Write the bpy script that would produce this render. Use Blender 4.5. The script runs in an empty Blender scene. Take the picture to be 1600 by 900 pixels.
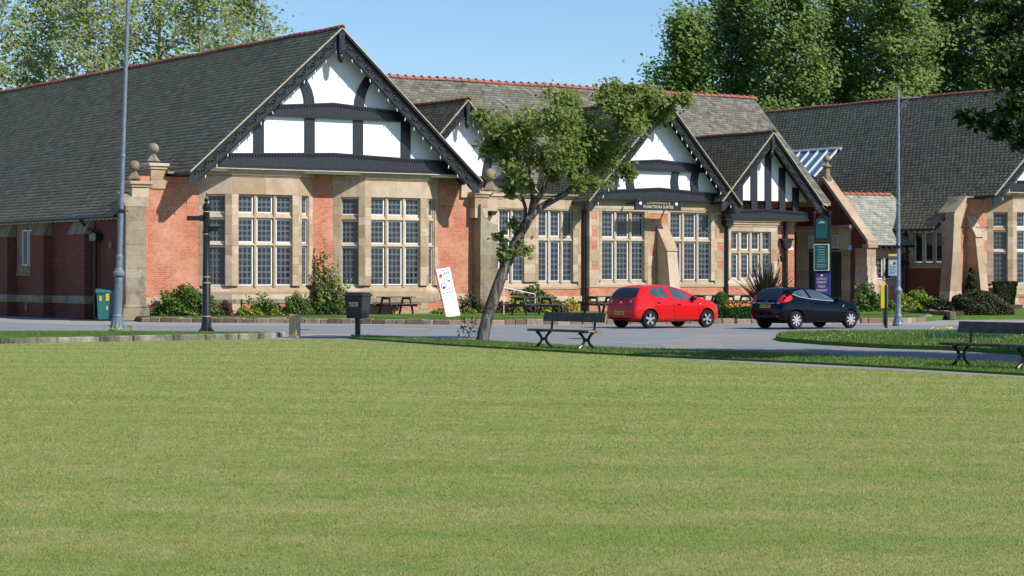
import bpy, bmesh, math, random
import numpy as np
from mathutils import Vector, Matrix
from mathutils.bvhtree import BVHTree
random.seed(11); RNG = np.random.default_rng(11)
SC = bpy.context.scene
COL = SC.collection
R = math.radians

# ------------------------------------------------------------------ camera
CAM_H = 1.75                      # eye height over the road, metres
FPX, HORIZ = 3400.0, 432.0        # focal length and horizon row, in the 1600 x 900 photograph
cam = bpy.data.objects.new('camera', bpy.data.cameras.new('camera'))
COL.objects.link(cam)
cam.location = (0, 0, CAM_H); cam.rotation_euler = (R(90), 0, 0)
cam.data.sensor_width = 36; cam.data.lens = 36 * FPX / 1600
cam.data.shift_y = -(450 - HORIZ) / 1600
cam.data.clip_start = 0.5; cam.data.clip_end = 3000
SC.camera = cam

# ------------------------------------------------------------------ light
SUN_AZ, SUN_EL = -35.0, 41.0      # direction towards the sun, degrees from +X, and height
sd = Vector((math.cos(R(SUN_EL)) * math.cos(R(SUN_AZ)), math.cos(R(SUN_EL)) * math.sin(R(SUN_AZ)), math.sin(R(SUN_EL))))
sl = bpy.data.lights.new('sun', 'SUN'); sl.energy = 5.0; sl.angle = R(0.55); sl.color = (1.0, 0.95, 0.87)
sun = bpy.data.objects.new('sun', sl); COL.objects.link(sun)
sun.rotation_euler = sd.to_track_quat('Z', 'Y').to_euler(); sun.location = sd * 60
world = bpy.data.worlds.new('World'); SC.world = world; world.use_nodes = True
wn = world.node_tree; bg = wn.nodes['Background']
sky = wn.nodes.new('ShaderNodeTexSky'); sky.sky_type = 'NISHITA'; sky.sun_disc = False
sky.sun_elevation = R(SUN_EL); sky.sun_rotation = R(90 - SUN_AZ)
sky.air_density = 1.0; sky.dust_density = 0.1; sky.ozone_density = 7.0
wn.links.new(sky.outputs[0], bg.inputs[0]); bg.inputs[1].default_value = 0.118
SC.view_settings.view_transform = 'Standard'; SC.view_settings.look = 'None'
SC.view_settings.exposure = 0.22; SC.view_settings.gamma = 1.0

# ------------------------------------------------------------------ survey frame
TH = R(34.0); CT, ST = math.cos(TH), math.sin(TH)
ORG = Vector((-15.09, 86.23, 0.0))            # front left corner of the hall
def ground_at(px, py, z=0.0):                 # surveyed spot on the ground (x, y) of a foot seen in the photograph
    d = FPX * (CAM_H - z) / (py - HORIZ)
    return Vector(((px - 800) * d / FPX, d, z))
def hall_xy(u, v, z=0.0):
    return Vector((ORG.x + u * CT - v * ST, ORG.y + u * ST + v * CT, z))

# ------------------------------------------------------------------ materials
class NT:
    def __init__(s, name):
        m = bpy.data.materials.new(name); m.use_nodes = True
        s.m = m; s.t = m.node_tree; s.b = s.t.nodes['Principled BSDF']
    def n(s, typ, **kw):
        x = s.t.nodes.new(typ)
        for k, v in kw.items(): setattr(x, k, v)
        return x
    def l(s, a, b): s.t.links.new(a, b)
    def noise(s, scale, detail=4, rough=.6, vec=None, dist=0):
        x = s.n('ShaderNodeTexNoise'); x.inputs['Scale'].default_value = scale
        x.inputs['Detail'].default_value = detail; x.inputs['Roughness'].default_value = rough
        x.inputs['Distortion'].default_value = dist
        if vec is not None: s.l(vec, x.inputs['Vector'])
        return x
    def ramp(s, fac, stops):
        x = s.n('ShaderNodeValToRGB'); e = x.color_ramp.elements
        while len(e) < len(stops): e.new(.5)
        for i, (p, c) in enumerate(stops):
            e[i].position = p; e[i].color = (*c, 1) if len(c) == 3 else c
        s.l(fac, x.inputs[0]); return x.outputs[0]
    def mix(s, fac, a, b, typ='MIX'):
        x = s.n('ShaderNodeMix', data_type='RGBA', blend_type=typ)
        for i, v in ((0, fac), (6, a), (7, b)):
            if hasattr(v, 'links'): s.l(v, x.inputs[i])
            elif i == 0: x.inputs[0].default_value = v
            else: x.inputs[i].default_value = (*v, 1)
        return x.outputs[2]
    def coord(s, which='Object', scale=None, rotz=0):
        c = s.n('ShaderNodeTexCoord').outputs[which]
        if scale or rotz:
            mp = s.n('ShaderNodeMapping'); mp.inputs['Scale'].default_value = scale or (1, 1, 1)
            mp.inputs['Rotation'].default_value = (0, 0, rotz)
            s.l(c, mp.inputs[0]); c = mp.outputs[0]
        return c
    def bump(s, h, strength=.3, dist=.01):
        x = s.n('ShaderNodeBump'); x.inputs['Strength'].default_value = strength; x.inputs['Distance'].default_value = dist
        s.l(h, x.inputs['Height']); s.l(x.outputs[0], s.b.inputs['Normal']); return x
    def base(s, c, rough=.8, spec=.3, metal=0):
        if hasattr(c, 'links'): s.l(c, s.b.inputs['Base Color'])
        else: s.b.inputs['Base Color'].default_value = (*c, 1)
        s.b.inputs['Roughness'].default_value = rough
        s.b.inputs['Specular IOR Level'].default_value = spec; s.b.inputs['Metallic'].default_value = metal
        return s.m
M = {}
def plain(name, c, rough=.6, spec=.4, metal=0, var=.25, scale=6, bump=0):
    t = NT(name); nz = t.noise(scale, 5, .65, t.coord())
    lo = tuple(x * (1 - var) for x in c); hi = tuple(min(1, x * (1 + var)) for x in c)
    M[name] = t.base(t.ramp(nz.outputs[0], [(.3, lo), (.7, hi)]), rough, spec, metal)
    if bump: t.bump(nz.outputs[0], bump, .01)
    return M[name]

def mk_plaster():
    t = NT('plaster'); a = t.noise(1, 8, .7, t.coord('Object', (2.6, 2.6, .35)), .3); b = t.noise(1.1, 5, .6, t.coord())
    c = t.mix(t.ramp(a.outputs[0], [(.55, (0, 0, 0)), (.78, (.55, .55, .55))]), (.82, .83, .85), (.60, .59, .55)); c = t.mix(.5, c, t.ramp(b.outputs[0], [(.3, (.93, .93, .92)), (.7, (1, 1, 1))]), 'MULTIPLY')
    M['plaster'] = t.base(c, .8, .15); t.bump(b.outputs[0], .25, .03)
mk_plaster()
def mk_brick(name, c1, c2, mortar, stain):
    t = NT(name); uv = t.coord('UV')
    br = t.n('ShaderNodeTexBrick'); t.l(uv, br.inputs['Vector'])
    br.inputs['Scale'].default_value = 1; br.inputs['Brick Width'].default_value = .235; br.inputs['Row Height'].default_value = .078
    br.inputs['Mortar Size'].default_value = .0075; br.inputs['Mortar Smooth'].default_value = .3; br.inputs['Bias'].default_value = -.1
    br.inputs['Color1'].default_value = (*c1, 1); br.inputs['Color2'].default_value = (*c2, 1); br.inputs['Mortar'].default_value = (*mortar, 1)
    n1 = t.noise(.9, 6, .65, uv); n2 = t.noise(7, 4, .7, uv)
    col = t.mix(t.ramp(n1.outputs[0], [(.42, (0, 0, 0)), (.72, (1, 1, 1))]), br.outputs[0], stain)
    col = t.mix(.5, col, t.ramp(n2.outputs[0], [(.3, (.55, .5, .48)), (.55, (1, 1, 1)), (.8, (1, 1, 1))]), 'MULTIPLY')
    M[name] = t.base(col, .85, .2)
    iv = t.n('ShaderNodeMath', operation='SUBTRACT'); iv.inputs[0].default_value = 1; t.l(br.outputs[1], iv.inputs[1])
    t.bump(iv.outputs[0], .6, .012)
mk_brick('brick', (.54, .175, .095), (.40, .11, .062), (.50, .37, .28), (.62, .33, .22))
mk_brick('shaded_brick', (.19, .05, .03), (.11, .028, .02), (.22, .15, .12), (.14, .045, .035))  # the hall's brick again for walls out of the sun, shade put into its colour

def mk_stone(name, a, b, c, rnd=.22, stain=(.16, .13, .1), amt=(.55, .8)):
    t = NT(name); oc = t.coord(); n1 = t.noise(1.7, 8, .7, oc, .6); n2 = t.noise(22, 5, .7, oc)
    col = t.ramp(n1.outputs[0], [(.3, a), (.5, b), (.72, c)])
    oi = t.n('ShaderNodeObjectInfo')
    v = t.n('ShaderNodeHueSaturation'); t.l(col, v.inputs['Color'])
    mr = t.n('ShaderNodeMapRange'); t.l(oi.outputs['Random'], mr.inputs[0]); mr.inputs[3].default_value = 1 - rnd; mr.inputs[4].default_value = 1 + rnd * .45
    t.l(mr.outputs[0], v.inputs['Value'])
    ms = t.n('ShaderNodeMapRange'); t.l(oi.outputs['Random'], ms.inputs[0]); ms.inputs[3].default_value = 1.12; ms.inputs[4].default_value = .82
    t.l(ms.outputs[0], v.inputs['Saturation'])
    n3 = t.noise(.9, 9, .75, t.coord('Object', (1.3, 1.3, .55)))
    col = t.mix(t.ramp(n3.outputs[0], [(amt[0], (0, 0, 0)), (amt[1], (1, 1, 1))]), v.outputs[0], stain)
    col = t.mix(.35, col, t.ramp(n2.outputs[0], [(.3, (.6, .6, .6)), (.6, (1, 1, 1))]), 'MULTIPLY')
    M[name] = t.base(col, .9, .15); t.bump(n2.outputs[0], .35, .01)
mk_stone('stone', (.40, .285, .19), (.50, .375, .255), (.58, .455, .335), .26)
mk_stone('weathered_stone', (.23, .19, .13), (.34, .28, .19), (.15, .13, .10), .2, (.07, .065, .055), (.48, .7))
mk_stone('kerb_stone', (.26, .19, .14), (.36, .26, .19), (.2, .15, .12), .35, (.09, .075, .06), (.5, .75))
mk_stone('grey_kerb_stone', (.20, .18, .14), (.35, .33, .27), (.14, .13, .10), .3, (.06, .055, .045), (.42, .62))

def mk_tile(name, cols, moss, mossamt=(.5, .75), rough=.85):
    t = NT(name); oc = t.coord()
    g = t.n('ShaderNodeNewGeometry')
    c = t.ramp(g.outputs['Random Per Island'], [(i / (len(cols) - 1), k) for i, k in enumerate(cols)])
    n1 = t.noise(.55, 8, .7, oc, .5); n2 = t.noise(30, 4, .7, oc)
    col = t.mix(t.ramp(n1.outputs[0], [(mossamt[0], (0, 0, 0)), (mossamt[1], (1, 1, 1))]), c, moss)
    col = t.mix(.5, col, t.ramp(n2.outputs[0], [(.3, (.5, .5, .5)), (.65, (1, 1, 1))]), 'MULTIPLY')
    M[name] = t.base(col, .95, .08); t.bump(n2.outputs[0], .4, .008)
mk_tile('dark_roof_tile', [(.16, .14, .105), (.28, .25, .18), (.20, .18, .14), (.36, .32, .235), (.235, .21, .165)], (.27, .24, .14), (.42, .72))
mk_tile('grey_roof_tile', [(.10, .095, .08), (.19, .18, .15), (.13, .125, .11), (.26, .25, .21), (.15, .145, .13)], (.17, .16, .09), (.5, .75))
mk_tile('pale_roof_slate', [(.20, .20, .17), (.34, .34, .29), (.26, .26, .23), (.42, .42, .37), (.30, .30, .27)], (.27, .28, .18), (.5, .75))
plain('red_ridge_tile', (.28, .105, .075), .8, .2, var=.35, scale=3)
plain('dark_ridge_tile', (.13, .05, .04), .8, .2, var=.4, scale=3)
plain('black_timber', (.017, .019, .024), .42, .5, var=.35, scale=5, bump=.3)
plain('verge_mortar', (.50, .43, .33), .85, .2, var=.3, scale=4)
plain('white_paint', (.78, .79, .80), .4, .4, var=.05)
plain('lead', (.21, .235, .27), .5, .4, var=.15)
plain('lead_sheet', (.30, .33, .36), .45, .5, var=.2)
plain('black_iron', (.012, .012, .014), .35, .5, var=.3)
plain('grey_iron', (.15, .185, .23), .45, .5, var=.22, scale=9)
plain('obscure_glass', (.04, .05, .065), .25, .5, var=.3)
plain('gold_paint', (.55, .38, .16), .4, .5, var=.1)
plain('soil', (.06, .042, .03), .95, .1, var=.4, scale=12, bump=.6)
tb = NT('bark'); na_ = tb.noise(3.2, 9, .75, tb.coord('Object', (1.6, 1.6, .5)), 1.2); nb_ = tb.noise(26, 5, .7, tb.coord('Object', (1, 1, .35)))
cb_ = tb.mix(.6, tb.ramp(na_.outputs[0], [(.38, (.045, .038, .034)), (.5, (.14, .12, .105)), (.62, (.30, .27, .24))]), tb.ramp(nb_.outputs[0], [(.3, (.4, .4, .4)), (.65, (1, 1, 1))]), 'MULTIPLY'); M['bark'] = tb.base(cb_, .92, .1); tb.bump(nb_.outputs[0], 1.0, .03)
plain('dark_bark', (.06, .05, .04), .9, .15, var=.5, scale=9, bump=.8)
plain('pale_bark', (.30, .28, .23), .9, .15, var=.4, scale=4)
plain('post_wood', (.50, .36, .22), .8, .2, var=.35, scale=5, bump=.4)
plain('bench_wood', (.075, .058, .052), .6, .35, var=.7, scale=4, bump=.4)
plain('bench_wood_end', (.33, .20, .11), .7, .3, var=.3, scale=9)
plain('table_wood', (.055, .055, .06), .6, .35, var=.4, scale=4)
plain('bin_plastic', (.03, .033, .04), .35, .5, var=.2)
plain('teal_plastic', (.02, .13, .13), .45, .5, var=.15)
plain('yellow_paint', (.75, .60, .02), .45, .4, var=.08)
plain('sticker_yellow', (.55, .42, .06), .5, .4, var=.1)
plain('sign_green', (.008, .10, .09), .35, .5, var=.1)
plain('sign_purple', (.10, .045, .19), .45, .4, var=.1)
plain('sign_blue', (.02, .03, .30), .45, .4, var=.1)
plain('cream_paint', (.72, .66, .5), .45, .4, var=.06)
plain('sign_pale_blue', (.30, .40, .50), .5, .4, var=.1)
plain('print_dark', (.06, .07, .09), .6, .3, var=.1)
plain('print_red', (.5, .06, .05), .6, .3, var=.2)
plain('print_green', (.10, .28, .10), .6, .3, var=.2)
plain('print_orange', (.7, .35, .05), .6, .3, var=.2)
plain('door_wood', (.02, .014, .012), .5, .4, var=.3)
plain('galvanised', (.62, .66, .70), .4, .5, var=.1)
plain('skylight_glass', (.09, .17, .23), .12, .7, var=.2, scale=.6)
def mk_glass():
    t = NT('window_glass'); nz = t.noise(1.3, 3, .5, t.coord())
    oi = t.n('ShaderNodeObjectInfo')
    n0 = t.noise(2.2, 3, .6, t.coord('Object', (1, 1, .6))); c0 = t.mix(t.ramp(n0.outputs[0], [(.45, (0, 0, 0)), (.6, (1, 1, 1))]), (.006, .008, .012), (.035, .045, .06)); c = t.mix(oi.outputs['Random'], c0, (.012, .015, .022))  # uneven pane reflections painted into the colour
    M['window_glass'] = t.base(c, .06, .5); t.bump(nz.outputs[0], .15, .02)
mk_glass()

def mk_leaf(name, cols, trans=.35):
    t = NT(name); g = t.n('ShaderNodeNewGeometry')
    c = t.ramp(g.outputs['Random Per Island'], [(i / (len(cols) - 1), k) for i, k in enumerate(cols)])
    n = t.noise(.35, 3, .6, t.coord())
    c = t.mix(.6, c, t.ramp(n.outputs[0], [(.35, (.6, .6, .6)), (.65, (1, 1, 1))]), 'MULTIPLY')
    t.base(c, .5, .35)
    tr = t.n('ShaderNodeBsdfTranslucent'); t.l(c, tr.inputs[0])
    mx = t.n('ShaderNodeMixShader'); mx.inputs[0].default_value = trans
    t.l(t.b.outputs[0], mx.inputs[1]); t.l(tr.outputs[0], mx.inputs[2])
    t.l(mx.outputs[0], t.t.nodes['Material Output'].inputs[0]); M[name] = t.m
mk_leaf('cherry_leaf', [(.18, .28, .05), (.24, .34, .07), (.29, .40, .09), (.34, .29, .12), (.18, .29, .05), (.36, .45, .14)], .55)
mk_leaf('spring_leaf', [(.32, .43, .12), (.40, .50, .15), (.27, .37, .09), (.44, .45, .19)], .55)
mk_leaf('poplar_leaf', [(.25, .38, .10), (.32, .45, .12), (.20, .32, .08), (.42, .53, .24)], .6)
mk_leaf('dark_leaf', [(.022, .05, .012), (.035, .075, .018), (.05, .09, .022)])
mk_leaf('shrub_leaf', [(.08, .17, .02), (.13, .24, .035), (.055, .125, .018), (.17, .27, .045)])
mk_leaf('box_leaf', [(.07, .17, .015), (.10, .22, .025), (.05, .12, .015)], .2)
mk_leaf('hedge_leaf', [(.035, .10, .015), (.055, .13, .02), (.025, .075, .012)], .2)
mk_leaf('olive_leaf', [(.035, .05, .012), (.05, .065, .016), (.028, .038, .01), (.065, .065, .02)], .1)
mk_leaf('yew_leaf', [(.028, .045, .012), (.045, .065, .015), (.06, .075, .018)], .15)
mk_leaf('purple_leaf', [(.09, .035, .035), (.14, .05, .045), (.07, .04, .03)], .2)
mk_leaf('lime_leaf', [(.20, .30, .02), (.28, .36, .03), (.14, .24, .02)])
mk_leaf('yellow_petal', [(.75, .6, .02), (.8, .68, .08), (.6, .5, .02)], .2)
mk_leaf('red_petal', [(.6, .02, .02), (.7, .06, .03), (.5, .015, .02)], .2)
mk_leaf('lilac_petal', [(.35, .28, .42), (.45, .38, .5), (.3, .22, .35)], .2)
mk_leaf('sword_leaf', [(.045, .038, .025), (.075, .065, .04), (.03, .025, .02), (.13, .12, .08)], .15)
mk_leaf('grass_blade', [(.10, .19, .03), (.14, .24, .04), (.17, .26, .06), (.21, .26, .08)])
mk_leaf('bulb_leaf', [(.05, .14, .06), (.08, .2, .09), (.1, .24, .12)])

def mk_grass(name, a, b, c, s1, s2, stripe=False):
    t = NT(name); oc = t.coord('Object'); n1 = t.noise(s1, 6, .65, oc); n2 = t.noise(s2, 6, .75, oc)
    col = t.ramp(n1.outputs[0], [(.3, a), (.5, b), (.7, c)])
    if stripe:
        na = t.noise(2.6, 10, .85, t.coord('Object', (.9, 1, 1)), .4); nb = t.noise(42, 7, .85, oc, .3); nd = t.noise(.5, 3, .6, t.coord('Object', (.5, 1.2, 1), R(3)))
        col = t.ramp(na.outputs[0], [(.36, (.20, .262, .07)), (.46, (.27, .31, .10)), (.54, (.335, .335, .135)), (.64, (.39, .355, .18))])
        col = t.mix(.5, col, t.ramp(nb.outputs[0], [(.3, (.12, .2, .03)), (.5, (.27, .31, .085)), (.7, (.45, .43, .18))]))
        col = t.mix(.5, col, t.ramp(nd.outputs[0], [(.38, (.78, .9, .7)), (.52, (.98, .98, .96)), (.66, (1.08, 1.04, 1.06))]), 'MULTIPLY')
        w = t.n('ShaderNodeTexWave', wave_type='BANDS', bands_direction='Y'); t.l(t.coord('Object', (1, 1, 1), R(14)), w.inputs[0])
        w.inputs['Scale'].default_value = .13; w.inputs['Distortion'].default_value = .25; w.inputs['Detail'].default_value = 2
        col = t.mix(.5, col, t.ramp(w.outputs[0], [(.4, (.82, .92, .78)), (.6, (1.03, 1.0, 1.0))]), 'MULTIPLY')
    col = t.mix(.6, col, t.ramp(n2.outputs[0], [(.3, (.5, .55, .45)), (.6, (1, 1, 1))]), 'MULTIPLY')
    M[name] = t.base(col, .9, .1); t.bump(n2.outputs[0], .7, .02)
mk_grass('bowling_turf', (.20, .25, .055), (.245, .29, .07), (.29, .31, .09), 1.6, 120, True)
mk_grass('lawn', (.06, .13, .02), (.09, .17, .028), (.13, .19, .045), 2.2, 30)
t_ = NT('turf_blade'); nq = t_.noise(2.6, 10, .85, t_.coord('Object', (.9, 1, 1)), .4); gi = t_.n('ShaderNodeNewGeometry')
cq = t_.ramp(nq.outputs[0], [(.36, (.178, .238, .062)), (.46, (.245, .285, .088)), (.54, (.31, .31, .12)), (.64, (.37, .335, .17))])
cq = t_.mix(.75, cq, t_.ramp(gi.outputs['Random Per Island'], [(0, (.80, .88, .72)), (.5, (1, 1, 1)), (.8, (1.06, 1.04, 1.05)), (1, (1.28, 1.2, 1.22))]), 'MULTIPLY'); wv = t_.n('ShaderNodeTexWave', wave_type='BANDS', bands_direction='Y'); t_.l(t_.coord('Object', (1, 1, 1), R(14)), wv.inputs[0])
wv.inputs['Scale'].default_value = .13; wv.inputs['Distortion'].default_value = .25; wv.inputs['Detail'].default_value = 2
cq = t_.mix(.5, cq, t_.ramp(wv.outputs[0], [(.4, (.82, .92, .78)), (.6, (1.03, 1.0, 1.0))]), 'MULTIPLY'); np_ = t_.noise(.45, 4, .65, t_.coord('Object', (.35, 1.3, 1), R(3)))
cq = t_.mix(.7, cq, t_.ramp(np_.outputs[0], [(.36, (.78, .9, .7)), (.5, (1, 1, 1)), (.64, (1.14, 1.06, 1.12))]), 'MULTIPLY'); t_.base(cq, .8, .15); M['turf_blade'] = t_.m
def mk_ground(name, a, b, s1, crack=False):
    t = NT(name); oc = t.coord(); n1 = t.noise(s1, 7, .65, t.coord('Object', (.5, 1.4, 1))); n2 = t.noise(60, 4, .75, oc)
    col = t.ramp(n1.outputs[0], [(.3, a), (.7, b)])
    col = t.mix(.6, col, t.ramp(n2.outputs[0], [(.3, (.55, .55, .55)), (.62, (1, 1, 1))]), 'MULTIPLY')
    n3 = t.noise(.8, 9, .8, oc, 1.5)
    col = t.mix(t.ramp(n3.outputs[0], [(.60, (0, 0, 0)), (.66, (.6, .6, .6))]), col, tuple(x * .62 for x in a))
    M[name] = t.base(col, .85, .3); t.bump(n2.outputs[0], .4, .01)
mk_ground('asphalt', (.205, .225, .228), (.265, .285, .288), .35)
mk_ground('pavement', (.30, .275, .25), (.39, .355, .325), .5)
mk_ground('patched_path', (.23, .22, .215), (.34, .31, .29), .45)
mk_ground('concrete', (.24, .23, .21), (.33, .315, .285), 1.2)
plain('road_marking', (.42, .45, .46), .8, .2, var=.35, scale=5)

def mk_paint(name, c, flake=.0):
    t = NT(name); t.base(c, .5, .0); t.b.inputs['Coat Weight'].default_value = .8; t.b.inputs['Coat Roughness'].default_value = .04
    nz = t.noise(3, 2, .5, t.coord()); t.bump(nz.outputs[0], .02, .02); M[name] = t.m
mk_paint('red_paint', (.56, .012, .014)); mk_paint('navy_paint', (.002, .003, .008)); M['navy_paint'].node_tree.nodes['Principled BSDF'].inputs['Coat Weight'].default_value = .55
plain('tyre_rubber', (.016, .016, .017), .85, .2, var=.3); plain('alloy', (.52, .54, .57), .3, .6, .5, var=.05)
plain('car_trim', (.012, .012, .013), .5, .4, var=.1); plain('plate_yellow', (.62, .5, .03), .5, .4, var=.05)
plain('tail_red', (.6, .015, .02), .12, .6, var=.15); plain('lamp_clear', (.55, .57, .6), .1, .7, var=.1)
plain('car_glass', (.018, .024, .032), .04, .6, var=.2); plain('car_glass_light', (.055, .08, .10), .07, .6, var=.45, scale=1.6)
plain('car_seam', (.01, .004, .004), .6, .2, var=.1); plain('car_under', (.008, .008, .008), .9, .1, var=.1)

# ------------------------------------------------------------------ mesh helpers
def auto_uv(me):
    n = len(me.polygons)
    if not n: return
    uvl = me.uv_layers.new(name='UVMap')
    co = np.empty(len(me.vertices) * 3); me.vertices.foreach_get('co', co); co = co.reshape(-1, 3)
    li = np.empty(len(me.loops), int); me.loops.foreach_get('vertex_index', li)
    nr = np.empty(n * 3); me.polygons.foreach_get('normal', nr); nr = nr.reshape(-1, 3)
    tot = np.empty(n, int); me.polygons.foreach_get('loop_total', tot)
    ln = np.repeat(nr, tot, axis=0); p = co[li]
    t = np.stack([-ln[:, 1], ln[:, 0], np.zeros(len(ln))], 1)
    flat = np.hypot(t[:, 0], t[:, 1]) < .1
    t[flat] = (1, 0, 0); t /= np.linalg.norm(t, axis=1)[:, None]
    b = np.cross(ln, t)
    uv = np.stack([(p * t).sum(1), (p * b).sum(1)], 1)
    uvl.data.foreach_set('uv', uv.astype('f').ravel())

class MB:
    def __init__(s): s.v = []; s.f = []; s.m = []; s.M = None
    def add(s, vs, fs, m=0):
        k = len(s.v)
        if s.M is not None: vs = [s.M @ Vector(x) for x in vs]
        s.v += [tuple(x) for x in vs]; s.f += [tuple(i + k for i in f) for f in fs]; s.m += [m] * len(fs)
        return s
    def box(s, x0, x1, y0, y1, z0, z1, m=0):
        return s.add([(x0, y0, z0), (x1, y0, z0), (x1, y1, z0), (x0, y1, z0), (x0, y0, z1), (x1, y0, z1), (x1, y1, z1), (x0, y1, z1)],
                     [(0, 3, 2, 1), (4, 5, 6, 7), (0, 1, 5, 4), (1, 2, 6, 5), (2, 3, 7, 6), (3, 0, 4, 7)], m)
    def cbox(s, x0, x1, y0, y1, z0, z1, c=.01, m=0):       # chamfered block
        c = min(c, (x1 - x0) / 3, (y1 - y0) / 3, (z1 - z0) / 3); vs = []; idx = {}
        for i, x in enumerate((x0, x1)):
            for j, y in enumerate((y0, y1)):
                for k, z in enumerate((z0, z1)):
                    dx, dy, dz = (c, -c)[i], (c, -c)[j], (c, -c)[k]
                    idx[i, j, k, 0] = len(vs); vs.append((x, y + dy, z + dz))
                    idx[i, j, k, 1] = len(vs); vs.append((x + dx, y, z + dz))
                    idx[i, j, k, 2] = len(vs); vs.append((x + dx, y + dy, z))
        q = idx; fs = []
        for i in (0, 1):
            a = [q[i, 0, 0, 0], q[i, 1, 0, 0], q[i, 1, 1, 0], q[i, 0, 1, 0]]; fs.append(tuple(a if i else a[::-1]))
            a = [q[0, i, 0, 1], q[1, i, 0, 1], q[1, i, 1, 1], q[0, i, 1, 1]]; fs.append(tuple(a[::-1] if i else a))
            a = [q[0, 0, i, 2], q[1, 0, i, 2], q[1, 1, i, 2], q[0, 1, i, 2]]; fs.append(tuple(a if i else a[::-1]))
        for i in (0, 1):
            for j in (0, 1):
                fs.append((q[i, j, 0, 0], q[i, j, 1, 0], q[i, j, 1, 1], q[i, j, 0, 1]))
                fs.append((q[i, 0, j, 0], q[i, 1, j, 0], q[i, 1, j, 2], q[i, 0, j, 2]))
                fs.append((q[0, i, j, 1], q[1, i, j, 1], q[1, i, j, 2], q[0, i, j, 2]))
        for k, _ in list(q.items()):
            if k[3] == 0: fs.append((q[k[0], k[1], k[2], 0], q[k[0], k[1], k[2], 1], q[k[0], k[1], k[2], 2]))
        s.fixn = True
        return s.add(vs, fs, m)
    def prism(s, poly, axis, a0, a1, m=0):                  # polygon extruded along an axis
        f = {'y': lambda p, a: (p[0], a, p[1]), 'x': lambda p, a: (a, p[0], p[1]), 'z': lambda p, a: (p[0], p[1], a)}[axis]
        n = len(poly); s.fixn = True
        return s.add([f(p, a0) for p in poly] + [f(p, a1) for p in poly],
                     [tuple(range(n)), tuple(range(2 * n - 1, n - 1, -1))] + [(i, (i + 1) % n, (i + 1) % n + n, i + n) for i in range(n)], m)
    def tube(s, pts, rads, n=6, m=0, cap=True):
        pts = [Vector(p) for p in pts]
        if not hasattr(rads, '__len__'): rads = [rads] * len(pts)
        vs = []; ref = None
        for i, p in enumerate(pts):
            d = (pts[min(i + 1, len(pts) - 1)] - pts[max(i - 1, 0)]).normalized()
            if ref is None: ref = Vector((0, 0, 1)) if abs(d.z) < .9 else Vector((1, 0, 0))
            a = d.cross(ref).normalized(); b = d.cross(a).normalized(); ref = a.cross(d).normalized() if a.length > 0 else ref
            for k in range(n):
                th = 2 * math.pi * k / n; vs.append(p + (a * math.cos(th) + b * math.sin(th)) * rads[i])
        fs = []
        for i in range(len(pts) - 1):
            for k in range(n):
                fs.append((i * n + k, i * n + (k + 1) % n, (i + 1) * n + (k + 1) % n, (i + 1) * n + k))
        if cap: fs += [tuple(range(n))[::-1], tuple(range((len(pts) - 1) * n, len(pts) * n))]
        s.fixn = True
        return s.add(vs, fs, m)
    def lathe(s, prof, c=(0, 0, 0), n=16, m=0, cap=True):
        vs = []; fs = []
        for r, z in prof:
            for k in range(n):
                th = 2 * math.pi * k / n; vs.append((c[0] + r * math.cos(th), c[1] + r * math.sin(th), c[2] + z))
        for i in range(len(prof) - 1):
            for k in range(n): fs.append((i * n + k, i * n + (k + 1) % n, (i + 1) * n + (k + 1) % n, (i + 1) * n + k))
        if cap: fs += [tuple(range(n))[::-1], tuple(range((len(prof) - 1) * n, len(prof) * n))]
        s.fixn = True
        return s.add(vs, fs, m)
    def ball(s, c, r, n=14, m=0, sz=1):
        return s.lathe([(max(.002, r * math.sin(math.pi * i / 8)), -r * sz * math.cos(math.pi * i / 8)) for i in range(9)], c, n, m)
    def mesh(s, name, mats, smooth=None):
        me = bpy.data.meshes.new(name); me.from_pydata(s.v, [], s.f)
        for x in (mats if isinstance(mats, (list, tuple)) else [mats]): me.materials.append(M[x])
        me.polygons.foreach_set('material_index', s.m)
        if getattr(s, 'fixn', False):
            bm = bmesh.new(); bm.from_mesh(me); bmesh.ops.recalc_face_normals(bm, faces=bm.faces); bm.to_mesh(me); bm.free()
        if smooth is not None:
            me.polygons.foreach_set('use_smooth', [True] * len(me.polygons))
            me.update()
            me.set_sharp_from_angle(angle=R(smooth))
        auto_uv(me); me.update(); return me

def link(name, data, parent=None, mat=None, label=None, cat=None, group=None, kind=None):
    o = bpy.data.objects.new(name, data); COL.objects.link(o)
    if parent is not None: o.parent = parent
    if mat is not None: o.matrix_basis = mat
    for k, v in (('label', label), ('category', cat), ('group', group), ('kind', kind)):
        if v: o[k] = v
    return o
def thing(name, label, cat, loc=(0, 0, 0), rz=0, group=None):
    return link(name, None, None, Matrix.Translation(loc) @ Matrix.Rotation(rz, 4, 'Z'), label, cat, group)
def part(name, mb, mats, parent, smooth=None, **kw): return link(name, mb.mesh(name, mats, smooth), parent, **kw)
def copy_tree(o, parent=None):
    c = o.copy(); COL.objects.link(c); c.parent = parent
    for ch in [x for x in COL.objects if x.parent == o]: copy_tree(ch, c)
    return c
def np_mesh(name, V, F, mats, midx=None, smooth=False):
    V = np.asarray(V, 'f'); F = np.asarray(F, 'i'); me = bpy.data.meshes.new(name)
    n, k = F.shape
    me.vertices.add(len(V)); me.vertices.foreach_set('co', V.ravel())
    me.loops.add(n * k); me.loops.foreach_set('vertex_index', F.ravel())
    me.polygons.add(n); me.polygons.foreach_set('loop_start', np.arange(n, dtype='i') * k)
    me.polygons.foreach_set('loop_total', np.full(n, k, 'i'))
    for x in (mats if isinstance(mats, (list, tuple)) else [mats]): me.materials.append(M[x])
    if midx is not None: me.polygons.foreach_set('material_index', np.asarray(midx, 'i'))
    me.update(calc_edges=True); me.validate()
    return me
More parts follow.
